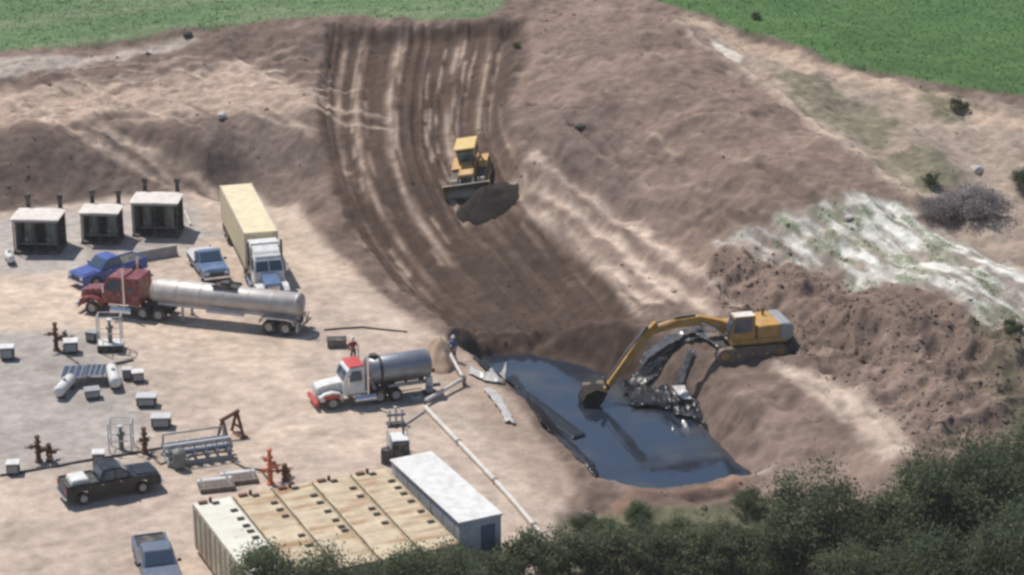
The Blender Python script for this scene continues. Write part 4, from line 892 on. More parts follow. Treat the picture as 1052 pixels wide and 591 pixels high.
pipe_thing('flow_hose', [(412, 440), (424, 432), (436, 424)], .06, 'grey', 'grey hose from the pale valve stand to the long pale pipe', 'hose')
pipe_thing('flow_hose', [(62, 362), (80, 374), (90, 388)], .05, 'dark', 'black hose from the tall upper wellhead to the solar panels', 'hose')
# elbow frame of pale channel behind the vacuum truck
pa, pb2, pc2 = G(437, 417), G(476, 396), G(462, 374)
t = empty('suction_pipe', Vector(pa), 0, 'bent pale steel pipe forming an elbow behind the vacuum truck', 'pipe')
la = [Vector((0, 0, .35)), Vector(pb2) - Vector(pa) + Vector((0, 0, .5)), Vector(pc2) - Vector(pa) + Vector((0, 0, .8))]
MB().tube([la[0], la[1]], .13, 8).build('long_pipe', 'pipewhite', t, smooth=True); MB().tube([la[1], la[2]], .11, 8).build('short_pipe', 'pipewhite', t, smooth=True)
MB().lathe([(.001, -.18), (.2, -.18), (.2, .18), (.001, .18)], tuple(la[1]), 'z', 12).build('elbow', 'steel', t)
for q in la: bx('stand', (q.x, q.y, q.z / 2 - .1), (.12, .12, q.z + .1), 'dark', t, .01)
t = empty('transfer_pump', ground(441, 404), .3, 'white upright pump at the tail of the vacuum truck', 'pump')
MB().lathe([(.001, .1), (.26, .1), (.26, 1.0), (.2, 1.15), (.001, 1.2)], (0, 0, 0), 'z', 12).build('housing', 'white', t, smooth=True); bx('skid', (0, 0, .06), (.9, .7, .12), 'dark', t)
MB().cyl((.2, 0, .5), (.75, 0, .5), .12, 10).build('outlet', 'steel', t); bx('motor', (-.1, -.35, .4), (.4, .35, .4), 'grey', t, .04)
t = empty('hose_coil', ground(427, 411), 0, 'small tangle of grey hose beside the vacuum truck rear wheels', 'hose')
for k in range(3):
    MB().tube([(math.cos(a_ / 10 * 6.283) * (.45 - .05 * k), math.sin(a_ / 10 * 6.283) * (.35 - .03 * k), .08 + .12 * k) for a_ in range(11)], .06, 6).build('loop', 'grey', t)
t = empty('tool_box', ground(346, 356), .1, 'low dark crate behind the vacuum truck cab', 'crate')
bx('crate_body', (0, 0, .25), (1.3, .9, .5), 'timber', t, .02); bx('crate_lid', (0, 0, .53), (1.36, .96, .06), 'dark', t, .01)
# grey pipe manifold
t = empty('pipe_manifold', ground(203, 470), heading((175, 474), (235, 466)), 'grey steel pipe manifold skid left of the orange-red wellhead tree', 'manifold'); t.scale = (1.12, 1.1, 1.2)
for s in (-1, 1): bx('skid_beam', (0, s * .85, .1), (3.7, .14, .2), 'grey', t, .01)
for k in range(4): bx('cross_beam', (-1.7 + 1.13 * k, 0, .1), (.14, 1.6, .18), 'grey', t, .01)
for s in (-1, 0, 1): MB().cyl((-1.85, s * .6, .62 + .15 * (s == 0)), (1.85, s * .6, .62 + .15 * (s == 0)), .15, 10).build('header_pipe', 'slate' if s else 'lightgrey', t, smooth=True)
for k in range(6):
    x = -1.55 + .62 * k
    MB().cyl((x, -.95, .62), (x, .95, .62), .09, 8).build('branch_pipe', 'lightgrey', t, smooth=True)
    v = MB().box((x, -.78, .66), (.26, .3, .34)).build('valve', 'slate', t, .03); MB().cyl((x, -.78, .82), (x, -.78, 1.05), .025, 6).lathe([(.13, -.02), (.16, 0), (.13, .02)], (x, -.78, 1.05), 'z', 12).build('handwheel', 'steel', v)
for x in (-1.7, 1.7):
    for s in (-1, 1): bx('corner_post', (x, s * .85, .65), (.1, .1, 1.0), 'grey', t, .01)
for s in (-1, 1): MB().cyl((-1.7, s * .85, 1.15), (1.7, s * .85, 1.15), .05, 8).build('top_rail', 'grey', t)
MB().lathe([(.001, .2), (.34, .2), (.34, .95), (.2, 1.1), (.001, 1.14)], (-1.3, -1.3, 0), 'z', 12).build('strainer_pot', 'greenv', t, smooth=True)
t = empty('steel_sawhorse', ground(240, 447), -.9, 'rust-brown leaning steel A-frame above the pipe manifold', 'frame')
for s in (-1, 1):
    MB().box((s * .35, .3, .78), (.16, .16, 1.75), ry=s * -.42).build('leg', 'rustm', t, .01)
    MB().box((s * .3, -.75, .62), (.14, .14, 1.4), ry=s * -.42).build('leg', 'rustm', t, .01)
MB().tube([(0, .45, 1.55), (0, -.9, 1.2)], .13, 8).build('ridge_beam', 'rustm', t); MB().box((0, .3, .55), (.75, .1, .12)).build('brace', 'rustm', t)
bx('foot_plate', (.3, .3, .03), (1.1, .5, .08), 'rustm', t, .01)
for (px, py, lb, rz, n_) in ((222, 501, 'dark timber mats with pale edge, the pair nearer the pale leftmost tank', .28, 4), (246, 494, 'dark timber mats farther from the camera, beside the orange-red wellhead', .28, 4)):
    t = empty('timber_mat', ground(px, py), rz, lb, 'mat')
    for k in range(n_): bx('plank', (0, -.6 + .4 * k, .16 + .01 * (k % 2)), (2.1, .37, .26), 'timber' if k < 3 else 'lightgrey', t, .02)
    for s in (-1, 1): bx('bolt_bar', (s * .8, 0, .31), (.08, 1.6, .03), 'steel', t, .004)
# pump and generator behind the office trailer
t = empty('generator_skid', ground(410, 468), heading((400, 440), (412, 476)), 'white and dark-blue generator skid behind the office trailer', 'generator')
bx('skid', (0, 0, .12), (2.2, 1.3, .24), 'dark', t); bx('engine_housing', (.25, 0, .8), (1.4, 1.1, 1.05), 'slate', t, .05); bx('white_panel', (.25, 0, 1.36), (1.3, 1.0, .06), 'white', t, .01)
bx('radiator', (1.02, 0, .75), (.1, .95, .9), 'dark', t); MB().cyl((-.1, .3, 1.35), (-.1, .3, 1.9), .07, 8).build('exhaust_pipe', 'dark', t); MB().cyl((-.85, -.5, .55), (-.85, .5, .55), .3, 12).build('fuel_drum', 'white', t, smooth=True)
for s in (-1, 1): bx('guard_rail', (-.8, s * .6, .8), (.06, .06, 1.2), 'lightgrey', t, .01)
t = empty('valve_stand', ground(407, 437), .2, 'pale valve stand of pipes above the generator skid', 'valve')
bx('base', (0, 0, .06), (1.2, .8, .12), 'dark', t); 
for s in (-1, 0, 1): MB().cyl((s * .4, 0, .1), (s * .4, 0, 1.1 + .2 * (s == 0)), .08, 8).build('riser', 'lightgrey', t)
MB().cyl((-.6, 0, .7), (.6, 0, .7), .09, 8).build('crosspipe', 'slate', t); MB().lathe([(.15, -.02), (.19, 0), (.15, .02)], (0, -.1, 1.35), 'z', 12).build('handwheel', 'steel', t)
t = empty('gas_bottle', ground(397, 476), 0, 'dark upright drum between the cream tanks and the office trailer', 'drum')
MB().lathe([(.001, 0), (.32, 0), (.34, .05), (.32, .3), (.34, .34), (.32, .6), (.34, .64), (.32, .95), (.001, .95)], (0, 0, 0), 'z', 14).build('drum_body', 'dark', t); MB().cyl((.1, 0, .95), (.1, 0, 1.15), .06, 8).build('bung', 'steel', t)

# ------------------------------------------------------------------ plastic sheets and heaps
def sheet(name, A_, B_, nu, nv, crump, m, label, cat, seed, lift=.05, sag=0.0):
    """crumpled sheet spanned between two edges given as (px, py[, z]); the edges rest on the ground or at z"""
    def edge(E):
        q = [np.array(G(e[0], e[1])) if len(e) == 2 else at_z(*e) for e in E]; return smooth_line(np.array(q), 10) if len(q) > 2 else np.array([q[0] + (q[1] - q[0]) * s / 20 for s in range(21)])
    ea_, eb_ = edge(A_), edge(B_); rg = random.Random(seed); V = []; F = []
    for i in range(nu + 1):
        fa = i / nu * (len(ea_) - 1); fb = i / nu * (len(eb_) - 1)
        a_ = ea_[int(fa)] + (ea_[min(int(fa) + 1, len(ea_) - 1)] - ea_[int(fa)]) * (fa % 1); b_ = eb_[int(fb)] + (eb_[min(int(fb) + 1, len(eb_) - 1)] - eb_[int(fb)]) * (fb % 1)
        for j in range(nv + 1):
            s = j / nv; p_ = a_ + (b_ - a_) * s
            nz = float(fbm(np.array([p_[0] * 1.3 + i * .13]), np.array([p_[1] * 1.3 + seed]), 300 + seed, 3)[0])
            p_[0] += crump * .5 * rg.uniform(-1, 1); p_[1] += crump * .5 * rg.uniform(-1, 1)
            zz = max(p_[2] - sag * 4 * s * (1 - s), max(H(p_[0], p_[1]), WATER_Z)) + lift + crump * (.8 * abs(nz) + .35 * rg.random() + .9 * abs(math.sin(s * 7 + nz * 3 + i * .12)))
            V.append((p_[0], p_[1], zz))
    for i in range(nu):
        for j in range(nv): q = i * (nv + 1) + j; F.append((q, q + 1, q + nv + 2, q + nv + 1))
    k0 = len(V); top = list(F); V += [(v[0], v[1], v[2] - .014) for v in V]                # the sheet's thickness
    F = top + [tuple(q + k0 for q in f[::-1]) for f in top]; ring = [i * (nv + 1) for i in range(nu)] + [nu * (nv + 1) + j for j in range(nv)] + [i * (nv + 1) + nv for i in range(nu, 0, -1)] + [j for j in range(nv, 0, -1)]
    F += [(ring[i], ring[(i + 1) % len(ring)], ring[(i + 1) % len(ring)] + k0, ring[i] + k0) for i in range(len(ring))]
    c = np.array(V).mean(0); mb = MB(); mb.v = [tuple(np.array(v) - c) for v in V]; mb.f = F
    me = bpy.data.meshes.new(name); me.from_pydata(mb.v, [], mb.f); me.materials.append(M[m])
    bm = bmesh.new(); bm.from_mesh(me); bmesh.ops.recalc_face_normals(bm, faces=bm.faces)
    for f in bm.faces: f.smooth = True
    bm.to_mesh(me); bm.free(); o = bpy.data.objects.new(name, me); COL.objects.link(o); o.location = c
    return tag(o, label, cat)
Wz = WATER_Z
sheet('pond_liner', [(486,370),(505,384),(530,402),(548,424),(566,446),(590,470),(612,492)], [(494,373,Wz),(518,389,Wz),(546,411,Wz),(564,430,Wz),(582,452,Wz),(600,470,Wz),(618,492,Wz)], 60, 14, .05, 'wet', 'black plastic liner draped down the left bank of the pond', 'liner', 1)
sheet('liner_flap', [(508,384,Wz),(550,409,Wz),(602,448,Wz)], [(504,389,Wz),(538,416,Wz),(590,452,Wz)], 30, 10, .04, 'wet', 'pointed flap of black liner reaching into the pond, farther of two', 'liner', 2, .04)
sheet('liner_flap', [(556,428,Wz),(584,452,Wz),(612,479,Wz)], [(551,432,Wz),(574,457,Wz),(604,483,Wz)], 28, 10, .04, 'wet', 'pointed flap of black liner along the bank, nearer of two', 'liner', 3, .04)
sheet('pond_liner', [(742,345),(712,352),(680,368),(655,384),(640,396)], [(716,362,.4),(700,372,-.3),(680,386,-1.0),(660,399,Wz),(640,408,Wz)], 60, 20, .11, 'wet', 'black plastic liner bunched down the bank below the excavator boom', 'liner', 4)
sheet('liner_edge', [(655,378),(672,362),(695,348),(722,340)], [(660,381),(678,367),(700,354),(726,347)], 30, 4, .12, 'grey_glint', 'folded plastic edge with glints painted grey along the liner under the excavator boom', 'plastic sheet', 5, .3)  # grey film colour paints the glints of the black liner
sheet('liner_edge', [(722,340),(740,350),(762,368)], [(714,347),(732,358),(752,374)], 18, 4, .10, 'grey_glint', 'grey plastic fold hanging below the excavator cab', 'plastic sheet', 6, .15)
sheet('liner_edge', [(708,362),(702,378),(694,398)], [(714,364),(708,380),(702,400)], 14, 4, .10, 'grey_glint', 'narrow grey plastic strip running down to the pond edge', 'plastic sheet', 7, .12)
sheet('plastic_scrap', [(682,404,-1.5),(700,400,-1.2),(716,414,-1.2)], [(694,428,Wz),(712,432,Wz),(726,440,-1.5)], 30, 20, .13, 'wet', 'crumpled wet black plastic heap at the right edge of the pond', 'plastic sheet', 8)
sheet('plastic_scrap', [(690,404,-1.4),(702,402,-1.2)], [(700,416,-1.5),(712,418,-1.4)], 10, 7, .14, 'film', 'small pale crumpled plastic lying on the black heap in the pond', 'plastic sheet', 9, .35)
sheet('plastic_scrap', [(641,402,Wz),(662,400,Wz),(684,404,Wz)], [(650,420,Wz),(672,420,Wz),(690,424,Wz)], 20, 10, .2, 'wet', 'rumpled black plastic floating beside the excavator bucket', 'plastic sheet', 10)
sheet('plastic_scrap', [(484,379),(500,386),(520,390)], [(482,386),(500,394),(518,396)], 16, 5, .14, 'film', 'pale torn plastic at the far-left corner of the pond', 'plastic sheet', 11)
sheet('plastic_scrap', [(497,402),(508,416),(520,436)], [(506,401),(518,416),(530,438)], 18, 5, .16, 'film', 'pale crumpled plastic strip lying on dirt left of the pond', 'plastic sheet', 12)

def heap(px, py, rx, ry, h, m, label, seed, rz=0.0, name='dirt_pile'):
    V = []; F = []; nr, na = 14, 36; o0 = ground(px, py); c, s = math.cos(rz), math.sin(rz)
    for i in range(nr + 1):
        f = i / nr
        for j in range(na):
            a_ = 2 * math.pi * j / na; w1 = 1 + .22 * float(fbm(np.array([math.cos(a_) * 1.2]), np.array([math.sin(a_) * 1.2]), 400 + seed, 3)[0])
            x, y = rx * f * w1 * math.cos(a_), ry * f * w1 * math.sin(a_); X_, Y_ = c * x - s * y, s * x + c * y
            z = h * (1 - f ** 1.35) * (1 + .3 * float(fbm(np.array([X_ * .9]), np.array([Y_ * .9]), 420 + seed, 3)[0])) + .12 * float(fbm(np.array([X_ * 2.5]), np.array([Y_ * 2.5]), 430 + seed, 3)[0]) * (f < .97)
            V.append((X_, Y_, H(o0.x + X_, o0.y + Y_) - o0.z + z - (.1 if i == nr else 0)))
    for i in range(nr):
        for j in range(na): F.append((i * na + j, i * na + (j + 1) % na, (i + 1) * na + (j + 1) % na, (i + 1) * na + j))
    mb = MB(); mb.v = V; mb.f = F; o = mb.build(name, m, None, smooth=True); o.location = o0; return tag(o, label, 'dirt pile')
heap(502, 212, 2.6, 2.3, 1.5, 'wet_shade_dirt', 'dark damp heap of soil pushed up by the bulldozer blade, darkened for its shade', 1)  # near-black soil tone also paints in the shadow at the blade
heap(452, 372, 1.25, 2.2, 1.7, 'tandirt', 'tan mound of dirt behind the vacuum truck tail', 2, .2)
heap(603, 414, 1.9, 1.3, 1.75, 'mud', 'muddy clump of soil in the pond at the excavator bucket', 3)

def boulder(px, py, r, m, label, seed):
    rg = random.Random(seed); bm = bmesh.new(); bmesh.ops.create_icosphere(bm, subdivisions=2, radius=r)
    for v in bm.verts: v.co *= rg.uniform(.8, 1.12); v.co.z *= .7
    me = bpy.data.meshes.new('boulder'); bm.to_mesh(me); bm.free(); me.materials.append(M[m]); o = bpy.data.objects.new('boulder', me); COL.objects.link(o); o.location = ground(px, py, r * .35); tag(o, label, 'boulder')
boulder(228, 121, .45, 'stone', 'pale rock on the lip of the bank behind the cream box trailer', 1)
boulder(193, 38, .5, 'darkstone', 'dark rock at the edge of the left green field', 2)
boulder(596, 133, .45, 'darkstone', 'dark rock on the brown slope right of the bulldozer', 3)
boulder(872, 226, .35, 'stone', 'pale rock on the white streaked slope', 4)
boulder(1003, 178, .55, 'stone', 'pale rock behind the grey brush at the right edge', 5)

# ------------------------------------------------------------------ people
def skinned(name, joints, edges, m, root, sub=1):
    me = bpy.data.meshes.new(name); bm = bmesh.new(); lay = bm.verts.layers.skin.verify(); vs = {}
    for k, (co, r) in joints.items():
        v = bm.verts.new(co); v[lay].radius = (r, r) if not isinstance(r, tuple) else r; vs[k] = v
    first = next(iter(joints)); vs[first][lay].use_root = True
    for a_, b_ in edges: bm.edges.new((vs[a_], vs[b_]))
    bm.to_mesh(me); bm.free(); me.materials.append(M[m]); o = bpy.data.objects.new(name, me); COL.objects.link(o); o.parent = root
    o.modifiers.new('skin', 'SKIN').use_smooth_shade = True; sb = o.modifiers.new('sub', 'SUBSURF'); sb.levels = sb.render_levels = sub; return o
def person(px, py, rz, shirt, trousers, hat, label):
    root = empty('person', ground(px, py), rz, label, 'person')
    J = {'pelvis': ((0, 0, .95), (.15, .11)), 'chest': ((0, 0, 1.3), (.17, .11)), 'neck': ((0, .0, 1.50), .055), 'headlow': ((0, .02, 1.58), .075), 'head': ((0, .03, 1.67), (.075, .09)), 'crown': ((0, .02, 1.75), .06), 'nose': ((0, .12, 1.64), .016)}
    E = [('pelvis', 'chest'), ('chest', 'neck'), ('neck', 'headlow'), ('headlow', 'head'), ('head', 'crown'), ('head', 'nose')]
    cl = {'pelvis': ((0, 0, .98), (.17, .13)), 'chest': ((0, 0, 1.3), (.195, .13)), 'collar': ((0, 0, 1.46), .085)}; ce = [('pelvis', 'chest'), ('chest', 'collar')]
    tr = {'pelvis': ((0, 0, .96), (.165, .13))}; te = []
    for s, n_ in ((-1, 'r'), (1, 'l')):
        fw = .12 if s > 0 else .02
        A1 = {'sh' + n_: ((s * .2, 0, 1.42), .06), 'el' + n_: ((s * .29, .04, 1.14), .045), 'wr' + n_: ((s * .27, .22 + fw, .98), .03), 'pa' + n_: ((s * .265, .29 + fw, .95), (.042, .02))}
        J.update(A1); E += [('chest', 'sh' + n_), ('sh' + n_, 'el' + n_), ('el' + n_, 'wr' + n_), ('wr' + n_, 'pa' + n_)]
        for k in range(4):
            L_ = (.07, .085, .08, .06)[k]; yo = .33 + fw
            J['f%d%s' % (k, n_)] = ((s * (.235 + .02 * k), yo + .02, .945 - .004 * k), .010); J['g%d%s' % (k, n_)] = ((s * (.235 + .02 * k), yo + .02 + L_ * .5, .915 - L_ * .3), .009)
            E += [('pa' + n_, 'f%d%s' % (k, n_)), ('f%d%s' % (k, n_), 'g%d%s' % (k, n_))]
        J['th' + n_] = ((s * .215, .28 + fw, .935), .011); J['ti' + n_] = ((s * .2, .33 + fw, .915), .010); E += [('pa' + n_, 'th' + n_), ('th' + n_, 'ti' + n_)]
        J['hip' + n_] = ((s * .1, 0, .88), .09); J['kn' + n_] = ((s * .12, .03, .5), .06); J['an' + n_] = ((s * .13, -.01, .1), .04); J['to' + n_] = ((s * .14, .14, .04), .035)
        E += [('pelvis', 'hip' + n_), ('hip' + n_, 'kn' + n_), ('kn' + n_, 'an' + n_), ('an' + n_, 'to' + n_)]
        cl.update({'sh' + n_: ((s * .205, 0, 1.42), .08), 'el' + n_: ((s * .295, .035, 1.14), .062), 'wr' + n_: ((s * .272, .19 + fw, 1.0), .048)}); ce += [('chest', 'sh' + n_), ('sh' + n_, 'el' + n_), ('el' + n_, 'wr' + n_)]
        tr.update({'hip' + n_: ((s * .1, 0, .86), .105), 'kn' + n_: ((s * .12, .03, .5), .08), 'an' + n_: ((s * .13, -.005, .1), .065)}); te += [('pelvis', 'hip' + n_), ('hip' + n_, 'kn' + n_), ('kn' + n_, 'an' + n_)]
        MB().box((s * .14, .06, .05), (.12, .3, .1), top=(.85, .8)).build('boot', 'dark', root, .02)
        MB().box((s * .035, .115, 1.67), (.02, .01, .014)).build('eye', 'dark', root)
    skinned('body', J, E, 'skin', root); skinned('shirt', cl, ce, shirt, root); skinned('trousers', tr, te, trousers, root)
    hb_ = MB().lathe([(.001, .155), (.06, .145), (.11, .09), (.125, .0), (.16, -.005), (.16, -.02), (.12, -.02)], (0, .025, 1.72), 'z', 16).build('hard_hat', hat, root, smooth=True)
    return root
person(363, 372, R(200), 'hivis', 'denim', 'white', 'person in white hard hat and dark red shirt behind the vacuum truck')
person(466, 371, R(150), 'bluecloth', 'denim', 'white', 'person in blue clothes and white hard hat on the dirt by the pond corner')

# ------------------------------------------------------------------ trees and brush
def leaf_mat(name, cols):
    m = bpy.data.materials.new(name); m.use_nodes = True; t = m.node_tree; N = t.nodes; L = t.links; b = N['Principled BSDF']; b.inputs['Roughness'].default_value = .6; b.inputs['Specular IOR Level'].default_value = .25
    g = N.new('ShaderNodeNewGeometry'); r = N.new('ShaderNodeValToRGB'); r.color_ramp.elements[0].color = (*cols[0], 1); r.color_ramp.elements[1].color = (*cols[2], 1); e = r.color_ramp.elements.new(.5); e.color = (*cols[1], 1)
    tc = N.new('ShaderNodeTexCoord'); z = N.new('ShaderNodeTexNoise'); z.inputs['Scale'].default_value = .9; z.inputs['Detail'].default_value = 3; L.new(tc.outputs['Object'], z.inputs['Vector'])
    ma = N.new('ShaderNodeMath'); ma.operation = 'MULTIPLY_ADD'; ma.inputs[1].default_value = .35; L.new(g.outputs['Random Per Island'], ma.inputs[0])
    mr = N.new('ShaderNodeMapRange'); mr.inputs[1].default_value = .3; mr.inputs[2].default_value = .7; mr.inputs[3].default_value = -.1; mr.inputs[4].default_value = .75; L.new(z.outputs[0], mr.inputs[0]); L.new(mr.outputs[0], ma.inputs[2])
    L.new(ma.outputs[0], r.inputs[0]); L.new(r.outputs[0], b.inputs['Base Color'])
    tl = N.new('ShaderNodeBsdfTranslucent'); L.new(r.outputs[0], tl.inputs[0]); ms = N.new('ShaderNodeMixShader'); ms.inputs[0].default_value = .5; L.new(b.outputs[0], ms.inputs[1]); L.new(tl.outputs[0], ms.inputs[2]); L.new(ms.outputs[0], N['Material Output'].inputs[0]); return m
LEAF = [leaf_mat('dark_leaves', ((.080, .100, .056), (.125, .155, .085), (.19, .21, .12))), leaf_mat('mid_leaves', ((.095, .120, .065), (.15, .18, .098), (.21, .23, .135))), leaf_mat('grey_twigs', ((.25, .22, .215), (.32, .285, .28), (.40, .36, .35))), leaf_mat('weed_leaves', ((.07, .09, .04), (.1, .12, .055), (.15, .16, .08)))]
def crown_mesh(seed, rx, rz, z0, nclump, nleaf, size, m):
    rg = np.random.default_rng(seed); cl = []
    while len(cl) < nclump:
        q = rg.uniform(-1, 1, 3); d = np.linalg.norm(q)
        if d < 1 and (d > .45 or rg.random() < .3) and q[2] > -.85: cl.append(q * (1 + .22 * rg.uniform(-1, 1)))
    cl = np.array(cl) * [rx, rx, rz] + [0, 0, z0 + rz]; P_ = []
    for c in cl:
        k = int(nleaf * rg.uniform(.6, 1.4)); sp = rg.uniform(.32, .6) * rx * .42
        P_.append(c + rg.normal(0, 1, (k, 3)) * [sp, sp, sp * .7])
    P_ = np.vstack(P_); n_ = len(P_); u = rg.normal(0, 1, (n_, 3)); u /= np.linalg.norm(u, axis=1)[:, None]; v = rg.normal(0, 1, (n_, 3)); v -= u * (u * v).sum(1)[:, None]; v /= np.linalg.norm(v, axis=1)[:, None]
    s = size * rg.uniform(.6, 1.3, (n_, 1)); V = np.stack([P_ - u * s, P_ + v * s * .55, P_ + u * s, P_ - v * s * .55], 1).reshape(-1, 3)
    F = np.arange(n_ * 4).reshape(-1, 4); me = bpy.data.meshes.new('crown'); me.from_pydata(V.tolist(), [], F.tolist()); me.materials.append(m); return me, cl
def trunk_mesh(seed, h, r, cl, thin=1.0):
    rg = random.Random(seed); mb = MB(); lean = (rg.uniform(-.3, .3), rg.uniform(-.3, .3)); top = Vector((lean[0], lean[1], h))
    mb.tube([(0, 0, -.3), (lean[0] * .3, lean[1] * .3, h * .4), tuple(top)], [r, r * .75, r * .45], 8)
    for c in cl[::max(1, len(cl) // 12)]:
        b0 = Vector((lean[0] * .5, lean[1] * .5, h * rg.uniform(.35, .95))); c = Vector(c); mid = b0.lerp(c, .5) + Vector((0, 0, -.15 * (c - b0).length)); mb.tube([b0, mid, c], [r * .4 * thin, r * .25 * thin, r * .1 * thin], 6)
    me = bpy.data.meshes.new('trunk'); me.from_pydata(mb.v, [], mb.f); me.materials.append(M['bark']); return me
KIND = {}
for k, (sd_, rx, rz, z0, nc, nl, sz, mi, th, tr_) in {'tree_a': (1, 2.6, 2.7, .9, 80, 230, .10, 0, 3.0, .2), 'tree_b': (2, 2.3, 2.9, .8, 76, 230, .10, 1, 3.0, .18), 'tree_c': (3, 2.8, 2.4, .8, 80, 230, .10, 0, 2.8, .2), 'bush_a': (4, 1.4, 1.1, .1, 40, 150, .08, 1, 1.1, .07), 'bush_b': (5, 1.5, 1.0, .1, 40, 150, .08, 0, 1.1, .07),
        'brush': (6, 2.2, 1.0, .1, 60, 160, .09, 2, 1.0, .05), 'weed': (7, .8, .5, .05, 16, 60, .09, 3, .5, .03)}.items():
    cm, cl = crown_mesh(sd_, rx, rz, z0, nc, nl, sz, LEAF[mi]); KIND[k] = (cm, trunk_mesh(sd_, th, tr_, cl))
def plant(kind, px, py, s, label, name, cat, group=None, z=None):
    p_ = G(px, py) if z is None else at_z(px, py, z); p_[2] = H(p_[0], p_[1])
    t = empty(name, Vector(p_), random.uniform(0, 6.28), label, cat, group); t.scale = (s * random.uniform(.92, 1.08), s * random.uniform(.92, 1.08), s)
    for nm, me in zip(('crown', 'trunk'), KIND[kind]):
        o = bpy.data.objects.new(nm, me); COL.objects.link(o); o.parent = t
    return t
TREES = [('tree_a', 838, 575, 1.02, 'rounded dark green tree nearest the right corner of the pond'), ('tree_b', 802, 580, .62, 'smaller green tree at the left foot of the rounded tree by the pond corner'), ('tree_c', 893, 585, .88, 'dark green tree just right of the rounded tree by the pond corner'),
 ('tree_b', 938, 580, .98, 'tall green tree in front of the lower end of the dirt track'), ('tree_a', 985, 572, 1.12, 'big dark green tree right of the dirt track end'), ('tree_c', 1030, 560, 1.02, 'tallest dark green tree at the right edge of the picture'), ('tree_b', 1060, 545, .95, 'green tree cut off by the right edge, highest on the slope'),
 ('tree_c', 960, 640, .9, 'dark green tree at the bottom edge, below the tall green tree'), ('tree_a', 1035, 640, 1.0, 'dark green tree in the bottom right corner'), ('tree_b', 870, 640, .8, 'green tree at the bottom edge, below the rounded tree by the pond')]
for k, px, py, s, lb in TREES: plant(k, px, py, s, lb, 'broadleaf_tree', 'tree', 'trees at the lower right', z=0.0)
FRONT = [('tree_b', 272, 662, .80, 'slender green tree in front of the pale leftmost tank'), ('tree_a', 322, 660, .80, 'dark tree in front of the second cream tank from the left'), ('tree_c', 372, 664, .80, 'dark tree in front of the middle cream tank'), ('tree_b', 420, 662, .80, 'green tree in front of the two right-hand cream tanks'), ('tree_a', 466, 655, .82, 'dark tree at the near end of the cream tank by the office trailer')]
for k, px, py, s, lb in FRONT: plant(k, px, py, s, lb, 'broadleaf_tree', 'tree', 'trees in front of the cream tanks', z=0.0)
BUSH = [('bush_b', 497, 612, 1.1, 'dark bush in front of the office trailer door'), ('bush_a', 540, 598, 1.15, 'bush at the lower end of the long pale pipe'), ('bush_b', 585, 592, 1.2, 'dark bush just right of the lower end of the pale pipe'), ('bush_a', 632, 594, 1.2, 'bush below the near left corner of the pond'), ('bush_b', 678, 592, 1.1, 'dark bush below the middle of the near pond bank'), ('bush_a', 722, 596, 1.2, 'bush below the right part of the near pond bank'), ('bush_b', 766, 590, 1.2, 'dark bush left of the smaller tree by the pond'),
 ('bush_a', 655, 540, .55, 'small pale green bush on the near pond bank'), ('bush_a', 768, 530, .7, 'light green bush between the pond bank and the rounded tree'), ('bush_b', 620, 565, .8, 'dark scrub left of centre below the near pond bank'), ('bush_a', 700, 566, .8, 'dark scrub right of centre below the near pond bank'), ('bush_b', 745, 562, .75, 'dark scrub nearest the light green bush'), ('bush_b', 664, 568, .8, 'dark scrub directly below the small pale green bush'), ('bush_b', 600, 545, .5, 'small dark bush left of the near pond corner')]
for k, px, py, s, lb in BUSH: plant(k, px, py, s, lb, 'leafy_bush', 'bush', 'bushes along the bottom')
plant('brush', 1000, 226, 1.0, 'large clump of grey leafless brush at the right edge', 'grey_brush', 'bush'); plant('brush', 962, 222, .6, 'smaller clump of grey brush left of the large grey brush', 'grey_brush', 'bush')
plant('bush_b', 1052, 195, .7, 'dark green bush at the right edge behind the grey brush', 'leafy_bush', 'bush')
for px, py, s, lb in ((985, 112, .9, 'weed clump on the dry flat below the right green field'), (958, 190, .8, 'weed clump left of the grey brush'), (532, 50, .5, 'little weed clump at the top right corner of the bulldozer cut'), (778, 20, .6, 'weed clump at the left end of the right field edge'), (1040, 340, .8, 'weed clump at the right edge below the white slope')):
    plant('weed', px, py, s, lb, 'weed_clump', 'weed', 'weed clumps')

# ------------------------------------------------------------------ uncountable cover: grass tufts, clods
def scatter(prob, n_, rg):
    r0, r1 = np.searchsorted(gy, [112, 239]); c0_, c1_ = np.searchsorted(gx, [-56, 57]); p_ = prob[r0:r1, c0_:c1_].ravel(); p_ = p_ / p_.sum(); k = rg.choice(len(p_), n_, p=p_)
    x = GX[r0:r1, c0_:c1_].ravel()[k] + rg.uniform(-.1, .1, n_); y = GY[r0:r1, c0_:c1_].ravel()[k] + rg.uniform(-.1, .1, n_); return x, y, bil(gx, gy, FZ, x, y), C[r0:r1, c0_:c1_].reshape(-1, 3)[k]
def stuff(name, V, F, cols, label):
    me = bpy.data.meshes.new(name); me.from_pydata(V.tolist(), [], F.tolist()); me.materials.append(SOIL); ca_ = me.color_attributes.new('Col', 'FLOAT_COLOR', 'POINT'); ca_.data.foreach_set('color', np.concatenate([cols, np.ones((len(cols), 1))], 1).astype(np.float32).ravel())
    o = bpy.data.objects.new(name, me); COL.objects.link(o); o['kind'] = 'stuff'; o['label'] = label; return o
rg = np.random.default_rng(5)
weedp = np.clip(wm * sstep(.0, .4, st2) * .5, 0, 1)
x, y, z, col = scatter(GRASS * (1 + 2 * sstep(.1, .5, n2)) + weedp * 3 + 1e-9, 48000, rg); n_ = len(x)
a_ = rg.uniform(0, 6.28, n_); h_ = rg.uniform(.04, .13, n_); w_ = rg.uniform(.05, .12, n_); lx_, ly_ = rg.normal(0, .1, n_), rg.normal(0, .1, n_)
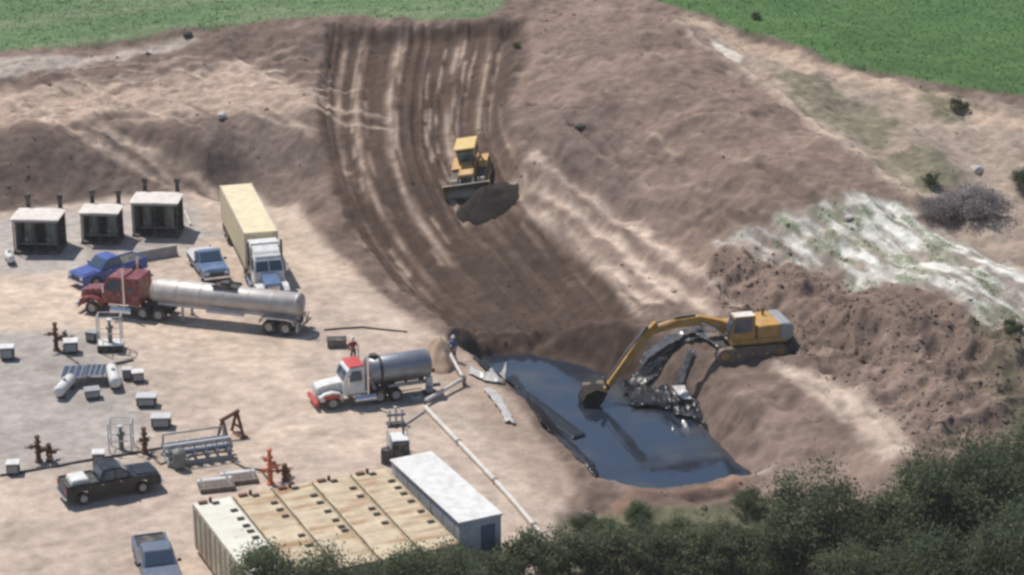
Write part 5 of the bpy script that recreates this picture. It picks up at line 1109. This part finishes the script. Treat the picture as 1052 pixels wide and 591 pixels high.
V = np.stack([np.stack([x - np.cos(a_) * w_, y - np.sin(a_) * w_, z - .03], 1), np.stack([x + np.cos(a_) * w_, y + np.sin(a_) * w_, z - .03], 1), np.stack([x + lx_, y + ly_, z + h_], 1)], 1).reshape(-1, 3)
stuff('grass', V, np.arange(n_ * 3).reshape(-1, 3), np.repeat(np.clip(col * rg.uniform(.9, 1.25, (n_, 1)), 0, 1), 3, 0), 'green grass and weeds covering the fields')
x, y, z, col = scatter(rough * (1 - inpond) * (1 - GRASS) * (.03 + 1.3 * clodm + .05 * sstep(.1, .5, n2)) + 1e-9, 4200, rg); n_ = len(x)
oc = np.array([(1, 0, 0), (-1, 0, 0), (0, 1, 0), (0, -1, 0), (0, 0, 1), (0, 0, -1)], float); of = np.array([(0, 2, 4), (2, 1, 4), (1, 3, 4), (3, 0, 4), (2, 0, 5), (1, 2, 5), (3, 1, 5), (0, 3, 5)])
sz = np.minimum(.05 + rg.exponential(.045, n_), .3); th = rg.uniform(0, 6.28, n_); rot = np.stack([np.stack([np.cos(th), -np.sin(th)], 1), np.stack([np.sin(th), np.cos(th)], 1)], 1)
vv = oc[None] * rg.uniform(.6, 1.3, (n_, 6, 1)); vv[:, :, :2] = np.einsum('nij,nkj->nki', rot, vv[:, :, :2]); V = (vv * sz[:, None, None] * [1, 1, .55] + np.stack([x, y, z + sz * .15], 1)[:, None]).reshape(-1, 3)
F = (of[None] + 6 * np.arange(n_)[:, None, None]).reshape(-1, 3)
stuff('soil_clods', V, F, np.repeat(np.clip(col * rg.uniform(.75, 1.2, (n_, 1)), 0, 1), 6, 0), 'loose clods of soil strewn over the dug slopes')

# ------------------------------------------------------------------ thin haze added over the whole place to lift the blacks
hz = MB().box((0, 1500 - 200, 33), (3400, 5400, 76)).build('haze', 'white'); hz.data.materials.clear(); hm = bpy.data.materials.new('contrast_haze'); hm.use_nodes = True; hn = hm.node_tree; hn.nodes.remove(hn.nodes['Principled BSDF'])
pv = hn.nodes.new('ShaderNodeVolumePrincipled'); pv.inputs['Color'].default_value = (.93, .92, .90, 1); pv.inputs['Density'].default_value = .00022; pv.inputs['Anisotropy'].default_value = .3
hn.links.new(pv.outputs[0], hn.nodes['Material Output'].inputs['Volume']); hz.data.materials.append(hm); hz['kind'] = 'stuff'; hz['label'] = 'thin haze added to lift the blacks over the whole site'
